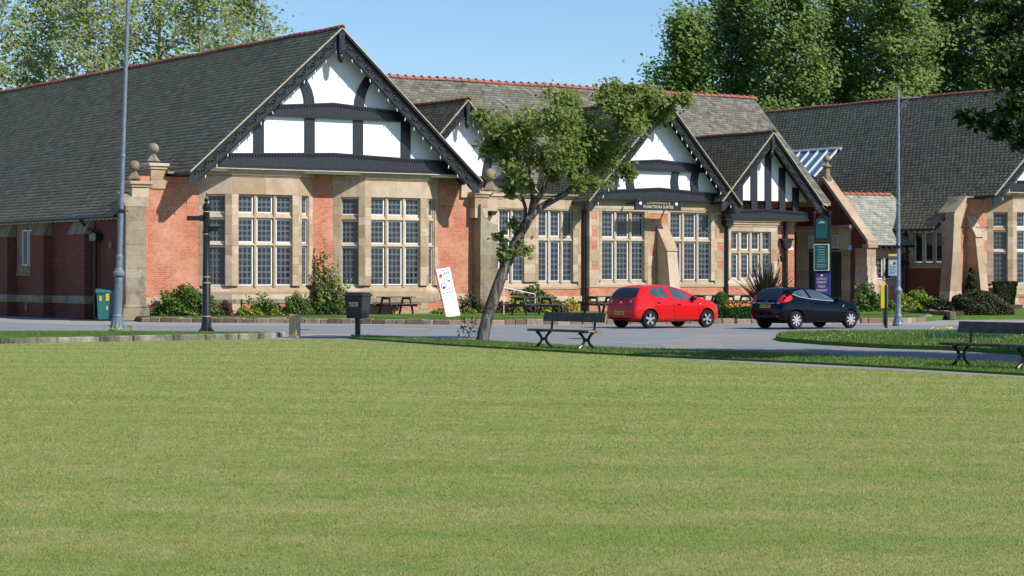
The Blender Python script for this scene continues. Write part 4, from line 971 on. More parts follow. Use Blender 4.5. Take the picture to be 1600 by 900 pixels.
# ================================================================== STREET FURNITURE
def bench(name_label, c, rz):
    t = thing('park_bench', name_label, 'bench', (c[0], c[1], .06), rz, 'park benches beside the green')
    for i, (y0, y1) in enumerate(((-.24, -.015), (.0, .20))):
        mb = MB(); mb.cbox(-1.17, 1.17, y0, y1, .385 - i * .012, .44 - i * .012, .01, 0)
        me = mb.mesh('seat_plank', ['bench_wood', 'bench_wood_end'])
        for p in me.polygons:
            if abs(p.normal.x) > .9: p.material_index = 1
        link('seat_plank', me, t)
    mb = MB(); mb.M = Matrix.Translation((0, .27, .62)) @ Matrix.Rotation(R(-12), 4, 'X'); mb.cbox(-1.17, 1.17, -.02, .025, 0, .215, .006)
    me = mb.mesh('backrest', ['bench_wood', 'bench_wood_end'])
    for p in me.polygons:
        if abs(p.normal.x) > .9: p.material_index = 1
    link('backrest', me, t)
    for x in (-.81, .81):
        mb = MB()
        for s in (-1, 1):
            mb.tube([(x, s * .23, .0), (x, s * .16, .06), (x, s * .085, .13), (x, s * .065, .19), (x, s * .085, .26), (x, s * .15, .33), (x, s * .21, .385)], [.04, .034, .032, .031, .032, .034, .04], 7)
            mb.box(x - .03, x + .03, s * .24 - .05, s * .24 + .05, -.06, .018)
        arc = lambda z, r, f: [(x, r * math.sin(a), z + f * r * math.cos(a)) for a in [(-1.35 + 2.7 * i / 8) for i in range(9)]]
        mb.tube(arc(.07, .115, 1), .024, 6); mb.tube(arc(.325, .115, -1), .024, 6)
        mb.box(x - .02, x + .02, -.23, .22, .365, .392)
        mb.tube([(x, .2, .36), (x, .245, .46), (x, .255, .58), (x, .285, .68), (x, .335, .80)], [.033, .031, .03, .03, .026], 7)
        part('bench_end', mb, 'black_iron', t, 50)
    return t
bench('low wooden park bench on cast iron legs in front of the red car', (1.25, 51.5), R(-53))
bench('wooden park bench cut off by the right edge of the picture', (9.0, 40.7), R(-56))

def picnic(label, c, rz, L=1.6):
    t = thing('picnic_table', label, 'picnic table', c, rz, 'picnic tables on the front lawn')
    for i in range(5):
        mb = MB(); mb.cbox(-L / 2, L / 2, -.36 + i * .148, -.36 + i * .148 + .135, .70, .74, .006); part('table_board', mb, 'table_wood', t)
    for s in (-1, 1):
        for k in (0, 1):
            y = s * (.62 + k * .14) - .065; mb = MB(); mb.cbox(-L / 2, L / 2, y, y + .13, .41, .45, .006); part('seat_board', mb, 'table_wood', t)
    for x in (-L / 2 + .25, L / 2 - .25):
        for s in (-1, 1):
            mb = MB(); mb.M = Matrix.Translation((x, 0, 0)); mb.prism([(s * .62, 0), (s * .50, 0), (s * .22, .70), (s * .33, .70)], 'x', -.02, .02); part('leg', mb, 'table_wood', t)
        mb = MB(); mb.box(x + .021, x + .06, -.82, .82, .33, .41); mb.box(x + .021, x + .06, -.34, .34, .62, .70); part('cross_rail', mb, 'table_wood', t)
for lab, px, py, rz, L in (('dark picnic table in front of the right hand bay window', 619, 491, 34, 1.5), ('long grey topped picnic table to the right of the leaning tree', 833, 492, 34, 1.85),
                        ('picnic table half hidden behind the rear of the red car', 940, 489.5, 36, 1.5), ('picnic table behind the bonnet of the red car, left of the round clipped bush', 1107, 486, 34, 1.5), ('picnic table between the round clipped bush and the spiky plant', 1152, 485.5, 34, 1.5)):
    p = g(px, py, GZ); picnic(lab, p, R(rz), L)

# litter bin
p = g(559, 522.5, .05); t = thing('litter_bin', 'black square litter bin on a single post beside the road', 'bin', p, R(-28))
mb = MB(); mb.cbox(-.07, .07, -.05, .05, -.1, .5, .01); part('post', mb, 'black_iron', t)
mb = MB(); w0, w1 = .25, .31
vs = [(-w0, -w0 * .8, .47), (w0, -w0 * .8, .47), (w0, w0 * .8, .47), (-w0, w0 * .8, .47), (-w1, -w1 * .8, 1.12), (w1, -w1 * .8, 1.12), (w1, w1 * .8, 1.12), (-w1, w1 * .8, 1.12)]
mb.add(vs, [(0, 3, 2, 1), (4, 5, 6, 7), (0, 1, 5, 4), (1, 2, 6, 5), (2, 3, 7, 6), (3, 0, 4, 7)]); mb.box(-w0 - .02, w0 + .02, -w0 * .8 - .02, w0 * .8 + .02, .6, .625); part('bin_body', mb, 'bin_plastic', t)
mb = MB(); mb.cbox(-.35, .35, -.29, .29, 1.12, 1.19, .02); mb.cbox(-.3, .3, -.25, .25, 1.19, 1.235, .02); part('lid', mb, 'bin_plastic', t)
mb = MB(); mb.M = Matrix.Translation((0, 0, 0)); mb.box(-.14, .14, -.262, -.25, .82, .95); part('bin_label', mb, 'gold_paint', t)
text_obj('LITTER', .09, Matrix.Translation((0, -.266, .885)), 'print_dark', t)
# timber post
p = g(460.5, 527.2); t = link('timber_bollard', (lambda mb: mb.mesh('timber_bollard', 'post_wood'))(MB().cbox(-.125, .125, -.125, .125, -.05, .66, .018)), None, Matrix.Translation(p) @ Matrix.Rotation(R(-25), 4, 'Z'), 'short square brown timber post at the corner of the green', 'bollard')
# finger post
p = g(322.5, 516.8, LZ); t = thing('finger_post', 'black fluted iron finger post with two short arms and gold bands', 'signpost', p)
mb = MB(); mb.lathe([(.15, -.1), (.15, .33), (.13, .38), (.125, 1.5), (.115, 1.52), (.105, 2.9), (.12, 2.92), (.12, 3.0), (.10, 3.02), (.10, 3.62), (.12, 3.66), (.12, 3.72), (.09, 3.76)], n=18); part('post', mb, 'black_iron', t, 35)
mb = MB(); mb.lathe([(.10, 3.75), (.10, 3.79), (.05, 3.82), (.04, 3.86), (.075, 3.92), (.03, 3.98), (.015, 4.08), (.005, 4.16)], n=14); part('finial', mb, 'black_iron', t, 35)
for a in range(4):
    mb = MB(); mb.M = Matrix.Rotation(R(45 + a * 90), 4, 'Z'); mb.prism([(.13, .32), (.15, .2), (.19, .08), (.27, .01), (.27, -.03), (.13, -.03)], 'y', -.025, .025); part('foot', mb, 'black_iron', t)
for z, r in ((.42, .134), (1.42, .13), (1.60, .118), (2.88, .11), (3.55, .104)):
    mb = MB(); mb.lathe([(r, z), (r + .006, z + .012), (r, z + .024)], n=18); part('band', mb, 'gold_paint', t)
for z, rz, L in ((3.30, 186, .58), (2.98, -38, .52)):
    mb = MB(); mb.M = Matrix.Rotation(R(rz), 4, 'Z'); mb.cbox(.08, L, -.02, .02, z, z + .14, .006); mb.prism([(.08, z - .02), (.2, z - .02), (.2, z + .16), (.08, z + .16)], 'y', -.035, .035); part('arm', mb, 'black_iron', t)
# lamp posts
def lamp(label, c, H, zc, zr, zb, rt, s=1.0, base_h=.45):
    t = thing('lamp_post', label, 'lamp post', c, 0, 'grey lamp posts along the road')
    pr_ = [(.25 * s, -.05), (.25 * s, .06), (.23 * s, .08), (.2 * s, .14), (.15 * s, base_h - .04), (.16 * s, base_h), (.125 * s, base_h + .05), (.115 * s, zc - .25), (.13 * s, zc - .2), (.12 * s, zc - .12), (.175 * s, zc - .05), (.18 * s, zc + .03), (.13 * s, zc + .09), (.125 * s, zc + .13), (.10 * s, zc + .16), (.098 * s, zr - .06), (.105 * s, zr - .05), (.105 * s, zr + .03), (.08, zr + .07), (.068, zb), (.085, zb + .02), (.085, zb + .07), (.062, zb + .1), (rt, H - .3), (rt * 1.5, H - .28), (rt, H - .22), (rt * .8, H - .1), (.01, H)]
    mb = MB(); mb.lathe(pr_, n=20); part('column', mb, 'grey_iron', t, 30)
    mb = MB()
    for k in range(12):
        a = 2 * math.pi * k / 12; mb.tube([(.115 * s * math.cos(a), .115 * s * math.sin(a), base_h + .1), (.112 * s * math.cos(a), .112 * s * math.sin(a), zc - .3)], .012, 4)
        mb.tube([(.215 * s * math.cos(a), .215 * s * math.sin(a), .12), (.15 * s * math.cos(a), .15 * s * math.sin(a), base_h - .05)], .014, 4)
    part('fluting', mb, 'grey_iron', t)
    mb = MB(); z = H - .32; mb.tube([(0, 0, z), (.4, 0, z + .01), (.9, 0, z + .03)], [.02, .016, .014], 7)
    sp = [(.06 + .17 + .15 * math.cos(a) * (1 - a / 9), 0, z - .22 + .15 * math.sin(a) * (1 - a / 9)) for a in [i * .55 for i in range(14)]]
    mb.tube(sp, .012, 5); mb.tube([(.05, 0, z - .5), (.12, 0, z - .3), (.3, 0, z - .08), (.42, 0, z + .02)], .012, 5); part('lamp_arm', mb, 'grey_iron', t, 50)
    mb = MB(); mb.M = Matrix.Translation((.93, 0, z + .05)); mb.lathe([(.02, -.06), (.09, -.05), (.1, 0), (.07, .03), (.02, .05)], n=10); part('lamp_head', mb, 'black_iron', t, 40)
    return t
p = g(183, 517.3, .1); t = lamp('tall grey lamp post rising out of the top of the picture on the left', p, 12.6, 1.74, 2.25, 5.25, .055, 1.0, .46); t.rotation_euler = (0, R(1.9), 0)
mb = MB()
for s in (-1, 1):
    mb.tube([(s * .06, 0, 3.62), (s * .17, 0, 3.62), (s * .21, 0, 3.66)], .014, 5); mb.tube([(s * .07, 0, 3.45), (s * .15, 0, 3.52), (s * .12, 0, 3.60), (s * .07, 0, 3.56)], .011, 5)
mb.lathe([(.075, 3.56), (.09, 3.6), (.09, 3.66), (.075, 3.7)], n=12); part('basket_bracket', mb, 'black_iron', t)
p = g(1403.5, 509); t = lamp('grey lamp post with a parking notice standing in front of the right wing', p, 8.4, 1.24, 1.62, 4.25, .05, .82, .36)
mb = MB(); mb.box(-.36, -.06, -.1, -.085, 1.78, 2.34); part('sign_plate', mb, 'sign_pale_blue', t)
mb = MB(); mb.box(-.36, -.06, -.1, -.085, 2.47, 2.55); part('sign_plate', mb, 'sticker_yellow', t); mb = MB(); mb.box(-.36, -.06, -.1, -.085, 2.35, 2.46); part('sign_plate', mb, 'print_dark', t)
for x, m_ in ((-.26, 'yellow_paint'), (-.15, 'print_dark')):
    mb = MB(); mb.M = Matrix.Translation((x, -.101, 2.22)) @ Matrix.Rotation(R(90), 4, 'X'); mb.lathe([(.05, 0), (.05, .01)], n=14); part('sign_symbol', mb, m_, t)
for k in range(6):
    mb = MB(); mb.box(-.33, -.09 - .03 * (k % 3), -.104, -.1005, 2.09 - k * .05, 2.11 - k * .05); part('print_line', mb, 'print_dark', t)
mb = MB(); mb.tube([(-.2, -.07, 2.5), (0, -.05, 2.5)], .015, 5); mb.tube([(-.2, -.07, 1.9), (0, -.05, 1.9)], .015, 5); mb.lathe([(.085, 2.75), (.1, 2.78), (.1, 2.86), (.085, 2.9)], n=12); part('sign_clamp', mb, 'black_iron', t)
# yellow panel and black post
p = g(1384.5, 512); mb = MB(); mb.lathe([(.055, -.05), (.055, 1.42), (.04, 1.46), (.01, 1.47)], n=12); link('black_post', mb.mesh('black_post', 'black_iron', 35), None, Matrix.Translation(p), 'slim black post standing in front of the yellow marker panel', 'post')
p = g(1381.5, 508); t = thing('marker_panel', 'upright yellow marker panel on a short stand beside the right lamp post', 'marker', p, R(-10))
mb = MB(); mb.cbox(-.13, .13, -.04, .04, .6, 1.45, .02); part('panel', mb, 'yellow_paint', t); mb = MB(); mb.cbox(-.03, .03, .04, .08, -.05, 1.3, .01); part('stand', mb, 'black_iron', t)
# hanging board totem by the entrance
p = g(1285, 500.5, .0); p = Vector((485 * 82.5 / 3400, 82.5, 0)); t = thing('sign_totem', 'tall black sign frame with two green boards and a purple poster near the entrance', 'sign', p, R(-20))
for x in (-.30, .30):
    mb = MB(); mb.lathe([(.03, 0), (.03, 4.1), (.045, 4.12), (.045, 4.18), (.02, 4.24)], n=8); part('pole', mb, 'black_iron', t, mat=Matrix.Translation((x, 0, 0)))
mb = MB(); arc_ = [(-.27 + .54 * i / 8, 3.92 + .14 * math.sin(math.pi * i / 8)) for i in range(9)]
mb.prism([(-.29, 3.13), (.29, 3.13), (.29, 3.92)] + arc_[::-1] + [(-.29, 3.92)], 'y', -.12, .12); part('sign_case', mb, 'black_iron', t)
arc2 = [(-.22 + .44 * i / 8, 3.86 + .10 * math.sin(math.pi * i / 8)) for i in range(9)]
mb = MB(); mb.prism([(-.22, 3.2), (.22, 3.2)] + arc2[::-1], 'y', -.135, -.121); part('green_board', mb, 'sign_green', t)
mb = MB(); mb.prism([(-.13, 3.76)] + [(-.13 + .26 * i / 6, 3.78 + .08 * math.sin(math.pi * i / 6)) for i in range(7)] + [(.13, 3.76)], 'y', -.139, -.136); part('emblem', mb, 'sign_pale_blue', t)
mb = MB(); mb.box(-.11, .11, -.142, -.14, 3.70, 3.74); part('emblem_band', mb, 'print_dark', t)
mb = MB(); mb.tube([(-.28, 0, 4.2), (-.15, 0, 4.26), (0, 0, 4.42), (.15, 0, 4.26), (.28, 0, 4.2)], .018, 5); mb.tube([(0, 0, 4.05), (0, 0, 4.62)], [.02, .008], 5); mb.box(-.28, .28, -.03, .03, 3.0, 3.06); part('cresting', mb, 'black_iron', t)
for y, s in ((-.20, -1), (.14, 1)):
    mb = MB(); mb.box(-.29, .29, y, y + .05, 1.97, 2.98); b_ = part('board_frame', mb, 'cream_paint', t)
    mb = MB(); mb.box(-.26, .26, y - .006 if s < 0 else y + .051, y - .001 if s < 0 else y + .056, 2.0, 2.95); part('green_board', mb, 'sign_green', b_)
for k, w in enumerate((.26, .27, .2, .22, .3, .3, .3, .34, .34)):
    z = 2.86 - k * .095 + (.02 if k in (6, 8) else 0); x = -w / 2
    mb = MB()
    while x < w / 2: l = random.uniform(.015, .03); mb.box(x, x + l, -.211, -.2065, z - .018, z + .018); x += l + .012
    part('lettering', mb, 'sign_pale_blue', t)
mb = MB(); mb.box(-.22, .24, -.16, -.13, 1.05, 1.88); part('purple_poster', mb, 'sign_purple', t); mb = MB(); mb.box(.24, .3, -.16, .1, 1.05, 1.87); part('poster_side', mb, 'sign_blue', t)
for s_, z, sz in (('SUNDAY', 1.66, .10), ('GIANT', 1.53, .13), ('FLEA', 1.37, .13), ('MARKET', 1.22, .12)): text_obj(s_, sz, Matrix.Translation((.01, -.163, z)), 'white_paint', t)
mb = MB(); mb.box(-.03, .05, -.165, -.16, 1.76, 1.82); part('emblem', mb, 'white_paint', t)
# wheelie bin
p = Vector((-634 * 86.2 / 3400, 86.2, 0)); t = thing('wheeled_bin', 'teal wheeled bin with yellow stickers in the shade of the side wall', 'bin', p, R(10))
mb = MB(); mb.add([(-.31, -.33, .06), (.31, -.33, .06), (.31, .33, .06), (-.31, .33, .06), (-.37, -.4, 1.12), (.37, -.4, 1.12), (.37, .4, 1.12), (-.37, .4, 1.12)], [(0, 3, 2, 1), (4, 5, 6, 7), (0, 1, 5, 4), (1, 2, 6, 5), (2, 3, 7, 6), (3, 0, 4, 7)]); mb.box(-.4, .4, -.43, .42, 1.08, 1.14); part('bin_body', mb, 'teal_plastic', t)
mb = MB(); mb.prism([(-.45, 1.14), (-.43, 1.2), (0, 1.27), (.42, 1.22), (.44, 1.14)], 'x', -.41, .41); part('lid', mb, 'teal_plastic', t)
for x, z, w, h in ((-.22, .78, .09, .2), (.05, .78, .14, .32), (.03, .42, .08, .16)):
    mb = MB(); mb.M = Matrix.Translation((x, -.33 - .066 * (z + h / 2) - .012, z)) @ Matrix.Rotation(R(3.7), 4, 'X'); mb.box(-w / 2, w / 2, 0, .006, 0, h); part('sticker', mb, 'sticker_yellow', t)
for x in (-.3, .3):
    mb = MB(); mb.M = Matrix.Translation((x, .36, .1)) @ Matrix.Rotation(R(90), 4, 'Y'); mb.lathe([(.1, -.03), (.1, .03)], n=12); part('wheel', mb, 'tyre_rubber', t)
# leaning advertising board
p = g(704, 494.5, GZ); t = thing('advert_board', 'tall white cafe menu board leaning back against the brick wall', 'sign', (p.x + .12, p.y, GZ), R(22))
t.rotation_euler = (R(-13), R(-9), R(20))
mb = MB(); mb.cbox(-.29, .29, 0, .05, 0, 1.98, .006); part('board', mb, 'white_paint', t); mb = MB(); mb.box(-.33, -.291, -.0, .09, 0, 1.96); part('board_edge', mb, 'bench_wood_end', t)
text_obj('CAFE', .17, Matrix.Translation((.04, -.006, 1.76)), 'print_dark', t); text_obj('WE ARE OPEN', .07, Matrix.Translation((.0, -.006, .98)), 'print_dark', t)
mb = MB(); mb.box(-.1, .22, -.004, -.001, 1.88, 1.905); part('print_line', mb, 'print_dark', t)
def disc(x, z, r, m_, y=-.004, inner=None):
    mb = MB(); mb.M = Matrix.Translation((x, y, z)) @ Matrix.Rotation(R(90), 4, 'X'); mb.lathe([(r, 0), (r, .003)], n=18); part('picture_roundel', mb, m_, t)
disc(-.15, 1.70, .07, 'print_red'); disc(-.18, 1.64, .05, 'print_red', -.006); disc(.14, 1.50, .10, 'print_green'); disc(.14, 1.50, .075, 'white_paint', -.008); disc(.14, 1.45, .04, 'print_red', -.012)
disc(-.13, 1.27, .12, 'sign_blue'); disc(-.13, 1.27, .09, 'cream_paint', -.008); disc(-.13, 1.22, .05, 'sign_blue', -.012); disc(.1, 1.15, .04, 'print_orange')
for k, w in enumerate((.34, .3, .4)): 
    mb = MB(); mb.box(-w / 2, w / 2, -.004, -.001, .86 - k * .07, .875 - k * .07); part('print_line', mb, 'sign_blue', t)
# white rail beside the wall
p0 = g(787, 492, GZ); mb = MB(); mb.tube([(0, 0, 1.12), (1.3, .1, .84)], .025, 6); mb.tube([(0, 0, 0), (0, 0, 1.12)], .02, 6); mb.tube([(1.3, .1, 0), (1.3, .1, .84)], .02, 6)
link('handrail', mb.mesh('handrail', 'white_paint', 40), None, Matrix.Translation((p0.x, p0.y + .8, GZ)), 'sloping white handrail behind the trunk of the leaning tree', 'handrail')
# stone trough with scrolled side at the far right buttress
tp = hall_xy(48.35, -.9, .3); t = thing('stone_planter', 'scrolled stone planter beside the right hand buttress', 'planter', (tp.x, tp.y, .12), TH)
mb = MB(); mb.cbox(-.35, .25, -.25, .25, 0, 1.3, .03); part('trough', mb, 'stone', t)
mb = MB(); mb.prism([(.25, 0), (1.0, 0), (.9, .2), (.6, .4), (.42, .8), (.33, 1.28), (.25, 1.28)], 'y', -.2, .2); part('scroll', mb, 'stone', t)
mb = MB(); mb.box(-.27, .17, -.26, -.251, .75, 1.22); part('recess', mb, 'weathered_stone', t)

# ================================================================== CARS (local: x forwards from the rear bumper, y left, z up)
def interp(tab, x):
    xs = [a for a, _ in tab]; ys = [b for _, b in tab]; return float(np.interp(x, xs, ys))
def make_car(label, cat, spec, paint):
    t = thing('parked_car', label, cat)
    L = spec['L']; st = spec['st']; rings = []
    for x in st:
        W = interp(spec['W'], x); zt = interp(spec['zt'], x); zb = interp(spec['zb'], x); zw = min(interp(spec['zw'], x), zt - .05)
        k = max(0, min(1, (zt - zw - .05) / .36)); Wt = W * (.84 * (1 - k) + spec['wt'] * k)
        h = zw - zb
        half = [(0, zb), (.55 * W, zb), (.90 * W, zb + .03), (.975 * W, zb + .16 * h), (W, zb + .42 * h), (W * .997, zb + .62 * h), (.985 * W, zb + .80 * h), (.945 * W, zb + .97 * h), (.925 * W, zw + .015)]
        up = zt - zw
        half += [(.925 * W + (Wt - .925 * W) * .45, zw + up * .5), (.925 * W + (Wt - .925 * W) * .88, zw + up * .86), (Wt * .82, zt - up * .035 - .006), (Wt * .42, zt - .002), (0, zt)]
        ring = [(x, -y, z) for y, z in half] + [(x, y, z) for y, z in half[-2:0:-1]]; rings.append(ring)
    n = len(rings[0]); vs = [p for r in rings for p in r]; fs = []
    for i in range(len(rings) - 1):
        for k in range(n): fs.append((i * n + k, i * n + (k + 1) % n, (i + 1) * n + (k + 1) % n, (i + 1) * n + k))
    fs += [tuple(range(n)), tuple(range((len(rings) - 1) * n, len(rings) * n))[::-1]]
    mb = MB(); mb.add(vs, fs); mb.fixn = True; me = mb.mesh('tmp', [paint, 'car_under'])
    ob = bpy.data.objects.new('tmp', me); COL.objects.link(ob); md = ob.modifiers.new('s', 'SUBSURF'); md.levels = 2; md.render_levels = 2
    smooth_me = None; dg = bpy.context.evaluated_depsgraph_get(); smooth_me = bpy.data.meshes.new_from_object(ob.evaluated_get(dg))
    bm = bmesh.new(); bm.from_mesh(smooth_me); bvh = BVHTree.FromBMesh(bm); bm.free()
    cb = MB()
    for ax in spec['axles']:
        for s in (-1, 1):
            cb.M = Matrix.Translation((ax, s * .72, spec['wr'] + .01)) @ Matrix.Rotation(R(90), 4, 'X'); cb.lathe([(spec['wr'] + .055, -.16), (spec['wr'] + .055, .4)] if s > 0 else [(spec['wr'] + .055, -.4), (spec['wr'] + .055, .16)], n=36, m=1)
    for i, s in enumerate((-1, 1)): pass
    cm = cb.mesh('cut', [paint, 'car_under']); co = bpy.data.objects.new('cut', cm); COL.objects.link(co)
    md2 = ob.modifiers.new('b', 'BOOLEAN'); md2.operation = 'DIFFERENCE'; md2.object = co; md2.solver = 'EXACT'
    dg = bpy.context.evaluated_depsgraph_get(); dg.update(); body = bpy.data.meshes.new_from_object(ob.evaluated_get(dg))
    bpy.data.objects.remove(ob); bpy.data.objects.remove(co)
    body.polygons.foreach_set('use_smooth', [True] * len(body.polygons)); body.set_sharp_from_angle(angle=R(38)); body.name = 'body'
    bo = link('body', body, t)
    def panel(name, poly, axis, mat, off=.006, parent=None, step=.07, sides=(1,), thick=.0):
        """a panel cut to a 2D outline and pressed onto the bodywork; axis 'y' seen from the side (x, z), '-x' seen from behind (y, z), '+x' from the front"""
        for s in sides:
            bm = bmesh.new(); vv = [bm.verts.new((a, 0, b)) for a, b in poly]; bm.faces.new(vv)
            a0, a1 = min(p[0] for p in poly), max(p[0] for p in poly); b0, b1 = min(p[1] for p in poly), max(p[1] for p in poly)
            q = a0 + step
            while q < a1: bmesh.ops.bisect_plane(bm, geom=bm.verts[:] + bm.edges[:] + bm.faces[:], plane_co=(q, 0, 0), plane_no=(1, 0, 0)); q += step
            q = b0 + step
            while q < b1: bmesh.ops.bisect_plane(bm, geom=bm.verts[:] + bm.edges[:] + bm.faces[:], plane_co=(0, 0, q), plane_no=(0, 0, 1)); q += step
            bad = []
            for v in bm.verts:
                a, b = v.co.x, v.co.z
                if axis == 'y': o, d = Vector((a, s * 2, b)), Vector((0, -s, 0))
                elif axis == '-x': o, d = Vector((-1, s * a, b)), Vector((1, 0, 0))
                else: o, d = Vector((6, s * a, b)), Vector((-1, 0, 0))
                hit, nn, _, _ = bvh.ray_cast(o, d)
                if hit is None: bad.append(v); continue
                if nn.dot(d) > 0: nn = -nn
                v.co = hit + nn * off
            bmesh.ops.delete(bm, geom=bad, context='VERTS')
            for f in bm.faces:
                f.normal_update(); c = f.calc_center_median(); out = Vector((0, s, 0)) if axis == 'y' else Vector((-1, 0, 0)) if axis == '-x' else Vector((1, 0, 0))
                if f.normal.dot(out) < 0: f.normal_flip()
                f.smooth = True
            me = bpy.data.meshes.new(name); bm.to_mesh(me); bm.free(); me.materials.append(M[mat]); auto_uv(me); link(name, me, parent or t)
    def strip(name, pts, w, axis, mat, sides=(-1, 1), off=.004):
        for (a, b), (c, d) in zip(pts, pts[1:]):
            dx, dy = c - a, d - b; l = math.hypot(dx, dy) or 1; nx, ny = -dy / l * w / 2, dx / l * w / 2
            panel(name, [(a - nx, b - ny), (c - nx, d - ny), (c + nx, d + ny), (a + nx, b + ny)], axis, mat, off, sides=sides, step=.12)
    spec['extra'](t, panel, strip)
    # wheels
    r = spec['wr']
    tyre = MB(); tyre.lathe([(r * .66, -.095), (r * .93, -.10), (r, -.07), (r, .07), (r * .93, .10), (r * .66, .095)], n=32, cap=False); tm = tyre.mesh('tyre', 'tyre_rubber', 40)
    rim = MB(); rim.lathe([(r * .67, -.09), (r * .67, -.075), (r * .62, -.03), (r * .60, .05)], n=32, cap=False); ns = spec['spokes']
    for k in range(ns):
        a = 2 * math.pi * k / ns
        for q in ((-.13, .13) if spec['split'] else (0,)):
            aa = a + q; rim.M = Matrix.Rotation(aa, 4, 'Z'); rim.prism([(.03, -.022), (r * .63, -.03 if not spec['split'] else -.016), (r * .63, .03 if not spec['split'] else .016), (.03, .022)], 'z', -.088, -.06)
    rim.M = None; rim.lathe([(.055, -.095), (.06, -.06)], n=14); rm_ = rim.mesh('rim', 'alloy', 40)
    brake = MB(); brake.lathe([(r * .6, -.02), (r * .6, .0)], n=24); bk = brake.mesh('brake_disc', 'car_under')
    for ax in spec['axles']:
        for s in (-1, 1):
            W = interp(spec['W'], ax)
            mt = Matrix.Translation((ax, s * (W - .105), r)) @ Matrix.Rotation(R(90 if s > 0 else -90), 4, 'X') @ Matrix.Rotation(random.uniform(0, 1), 4, 'Z')
            w = link('wheel', tm, t, mt); link('rim', rm_, w); link('brake_disc', bk, w)
    return t
def mirror_part(t, x, z, W, paint):
    for s in (-1, 1):
        mb = MB(); mb.M = Matrix.Translation((x, s * (W + .06), z)) @ Matrix.Scale(1, 4); mb.lathe([(.02, -.075), (.075, -.065), (.095, -.02), (.095, .03), (.07, .07), (.02, .08)], n=10); part('door_mirror', mb, paint, t, 60)
        mb = MB(); mb.box(x - .03, x + .04, s * (W - .06) if s > 0 else s * (W + .02), s * (W + .02) if s > 0 else s * (W - .06), z - .07, z - .03); part('mirror_arm', mb, 'car_trim', t)
def corsa_extra(t, panel, strip):
    xr = .67; bs = (-1, 1)
    panel('side_window', [(xr + .02, 1.235), (xr + .10, 1.30), (xr + .27, 1.35), (xr + .69, 1.355), (xr + .84, 1.02), (xr + .17, 1.065)], 'y', 'car_glass_light', .004, sides=bs)
    panel('side_window', [(xr + .90, 1.355), (xr + 1.16, 1.34), (xr + 1.38, 1.275), (xr + 1.60, 1.16), (xr + 1.76, 1.05), (xr + 1.79, .96), (xr + 1.04, .995)], 'y', 'car_glass_light', .004, sides=bs)
    panel('quarter_light', [(xr + 1.86, 1.04), (xr + 2.10, .925), (xr + 1.90, .93)], 'y', 'car_glass', .004, sides=bs)
    strip('window_trim', [(xr + .0, 1.235), (xr + .10, 1.31), (xr + .27, 1.365), (xr + .69, 1.37)], .014, 'y', 'car_trim'); strip('window_trim', [(xr + .88, 1.37), (xr + 1.16, 1.355), (xr + 1.38, 1.29), (xr + 1.60, 1.175), (xr + 1.78, 1.06)], .014, 'y', 'car_trim')
    strip('door_seam', [(xr + .86, .99), (xr + 1.02, .97), (xr + 1.04, .6), (xr + 1.03, .27)], .012, 'y', 'car_seam')
    strip('door_seam', [(xr + .13, 1.05), (xr + .22, .82), (xr + .36, .62), (xr + .44, .45), (xr + .46, .27)], .012, 'y', 'car_seam'); strip('door_seam', [(xr + 2.08, .9), (xr + 2.13, .6), (xr + 2.10, .27)], .012, 'y', 'car_seam')
    strip('sill_trim', [(xr + .42, .215), (xr + 2.12, .215)], .05, 'y', 'car_trim')
    for x, z in ((xr + .37, .865), (xr + 1.24, .81)):
        panel('door_handle_recess', [(x - .07, z - .022), (x + .08, z - .022), (x + .08, z + .022), (x - .07, z + .022)], 'y', 'car_seam', .003, sides=bs)
        for s in bs: mb = MB(); mb.tube([(x - .08, s * .862, z), (x - .03, s * .885, z + .004), (x + .06, s * .885, z + .004), (x + .09, s * .862, z)], .013, 6); part('door_handle', mb, 'red_paint', t, 50)
    panel('rear_window', [(-.62, 1.02), (.62, 1.02), (.70, 1.12), (.62, 1.30), (.50, 1.365), (-.50, 1.365), (-.62, 1.30), (-.70, 1.12)], '-x', 'car_glass', .006)
    panel('boot_seam', [(-.55, .965), (.55, .965), (.55, .975), (-.55, .975)], '-x', 'car_seam', .004)
    panel('tail_light', [(.46, .99), (.60, 1.04), (.74, 1.00), (.78, .86), (.73, .80), (.55, .81), (.45, .88)], '-x', 'tail_red', .008, sides=(-1, 1))
    panel('reversing_light', [(.47, .93), (.53, .95), (.58, .91), (.56, .86), (.49, .87)], '-x', 'lamp_clear', .014, sides=(-1, 1))
    panel('number_plate', [(-.26, .46), (.26, .46), (.26, .57), (-.26, .57)], '-x', 'plate_yellow', .012)
    for k in range(7):
        if k != 4: y = -.21 + k * .065; panel('plate_character', [(y, .48), (y + .038, .48), (y + .038, .55), (y, .55)], '-x', 'print_dark', .016)
    strip('bumper_seam', [(-.76, .66), (-.5, .62), (.5, .62), (.76, .66)], .012, '-x', 'car_seam', (1,)); strip('bumper_trim', [(-.6, .33), (.6, .33)], .05, '-x', 'car_trim', (1,))
    strip('hatch_seam', [(-.56, .96), (-.5, .7), (-.4, .63)], .01, '-x', 'car_seam', (-1, 1))
    mb = MB(); mb.M = Matrix.Translation((.055, 0, .85)) @ Matrix.Rotation(R(80), 4, 'Y'); mb.lathe([(.05, 0), (.052, .012), (.038, .012), (.036, 0)], n=16); part('badge', mb, 'alloy', t)
    panel('windscreen', [(-.60, .99), (.60, .99), (.52, 1.3), (-.52, 1.3)], '+x', 'car_glass', .005); panel('head_light', [(.42, .70), (.66, .80), (.70, .72), (.62, .64), (.46, .62)], '+x', 'lamp_clear', .01, sides=bs)
    panel('indicator', [(xr + 2.17, .80), (xr + 2.21, .80), (xr + 2.21, .83), (xr + 2.17, .83)], 'y', 'lamp_clear', .006, sides=bs)
    mirror_part(t, xr + 1.86, 1.02, .84, 'car_trim')
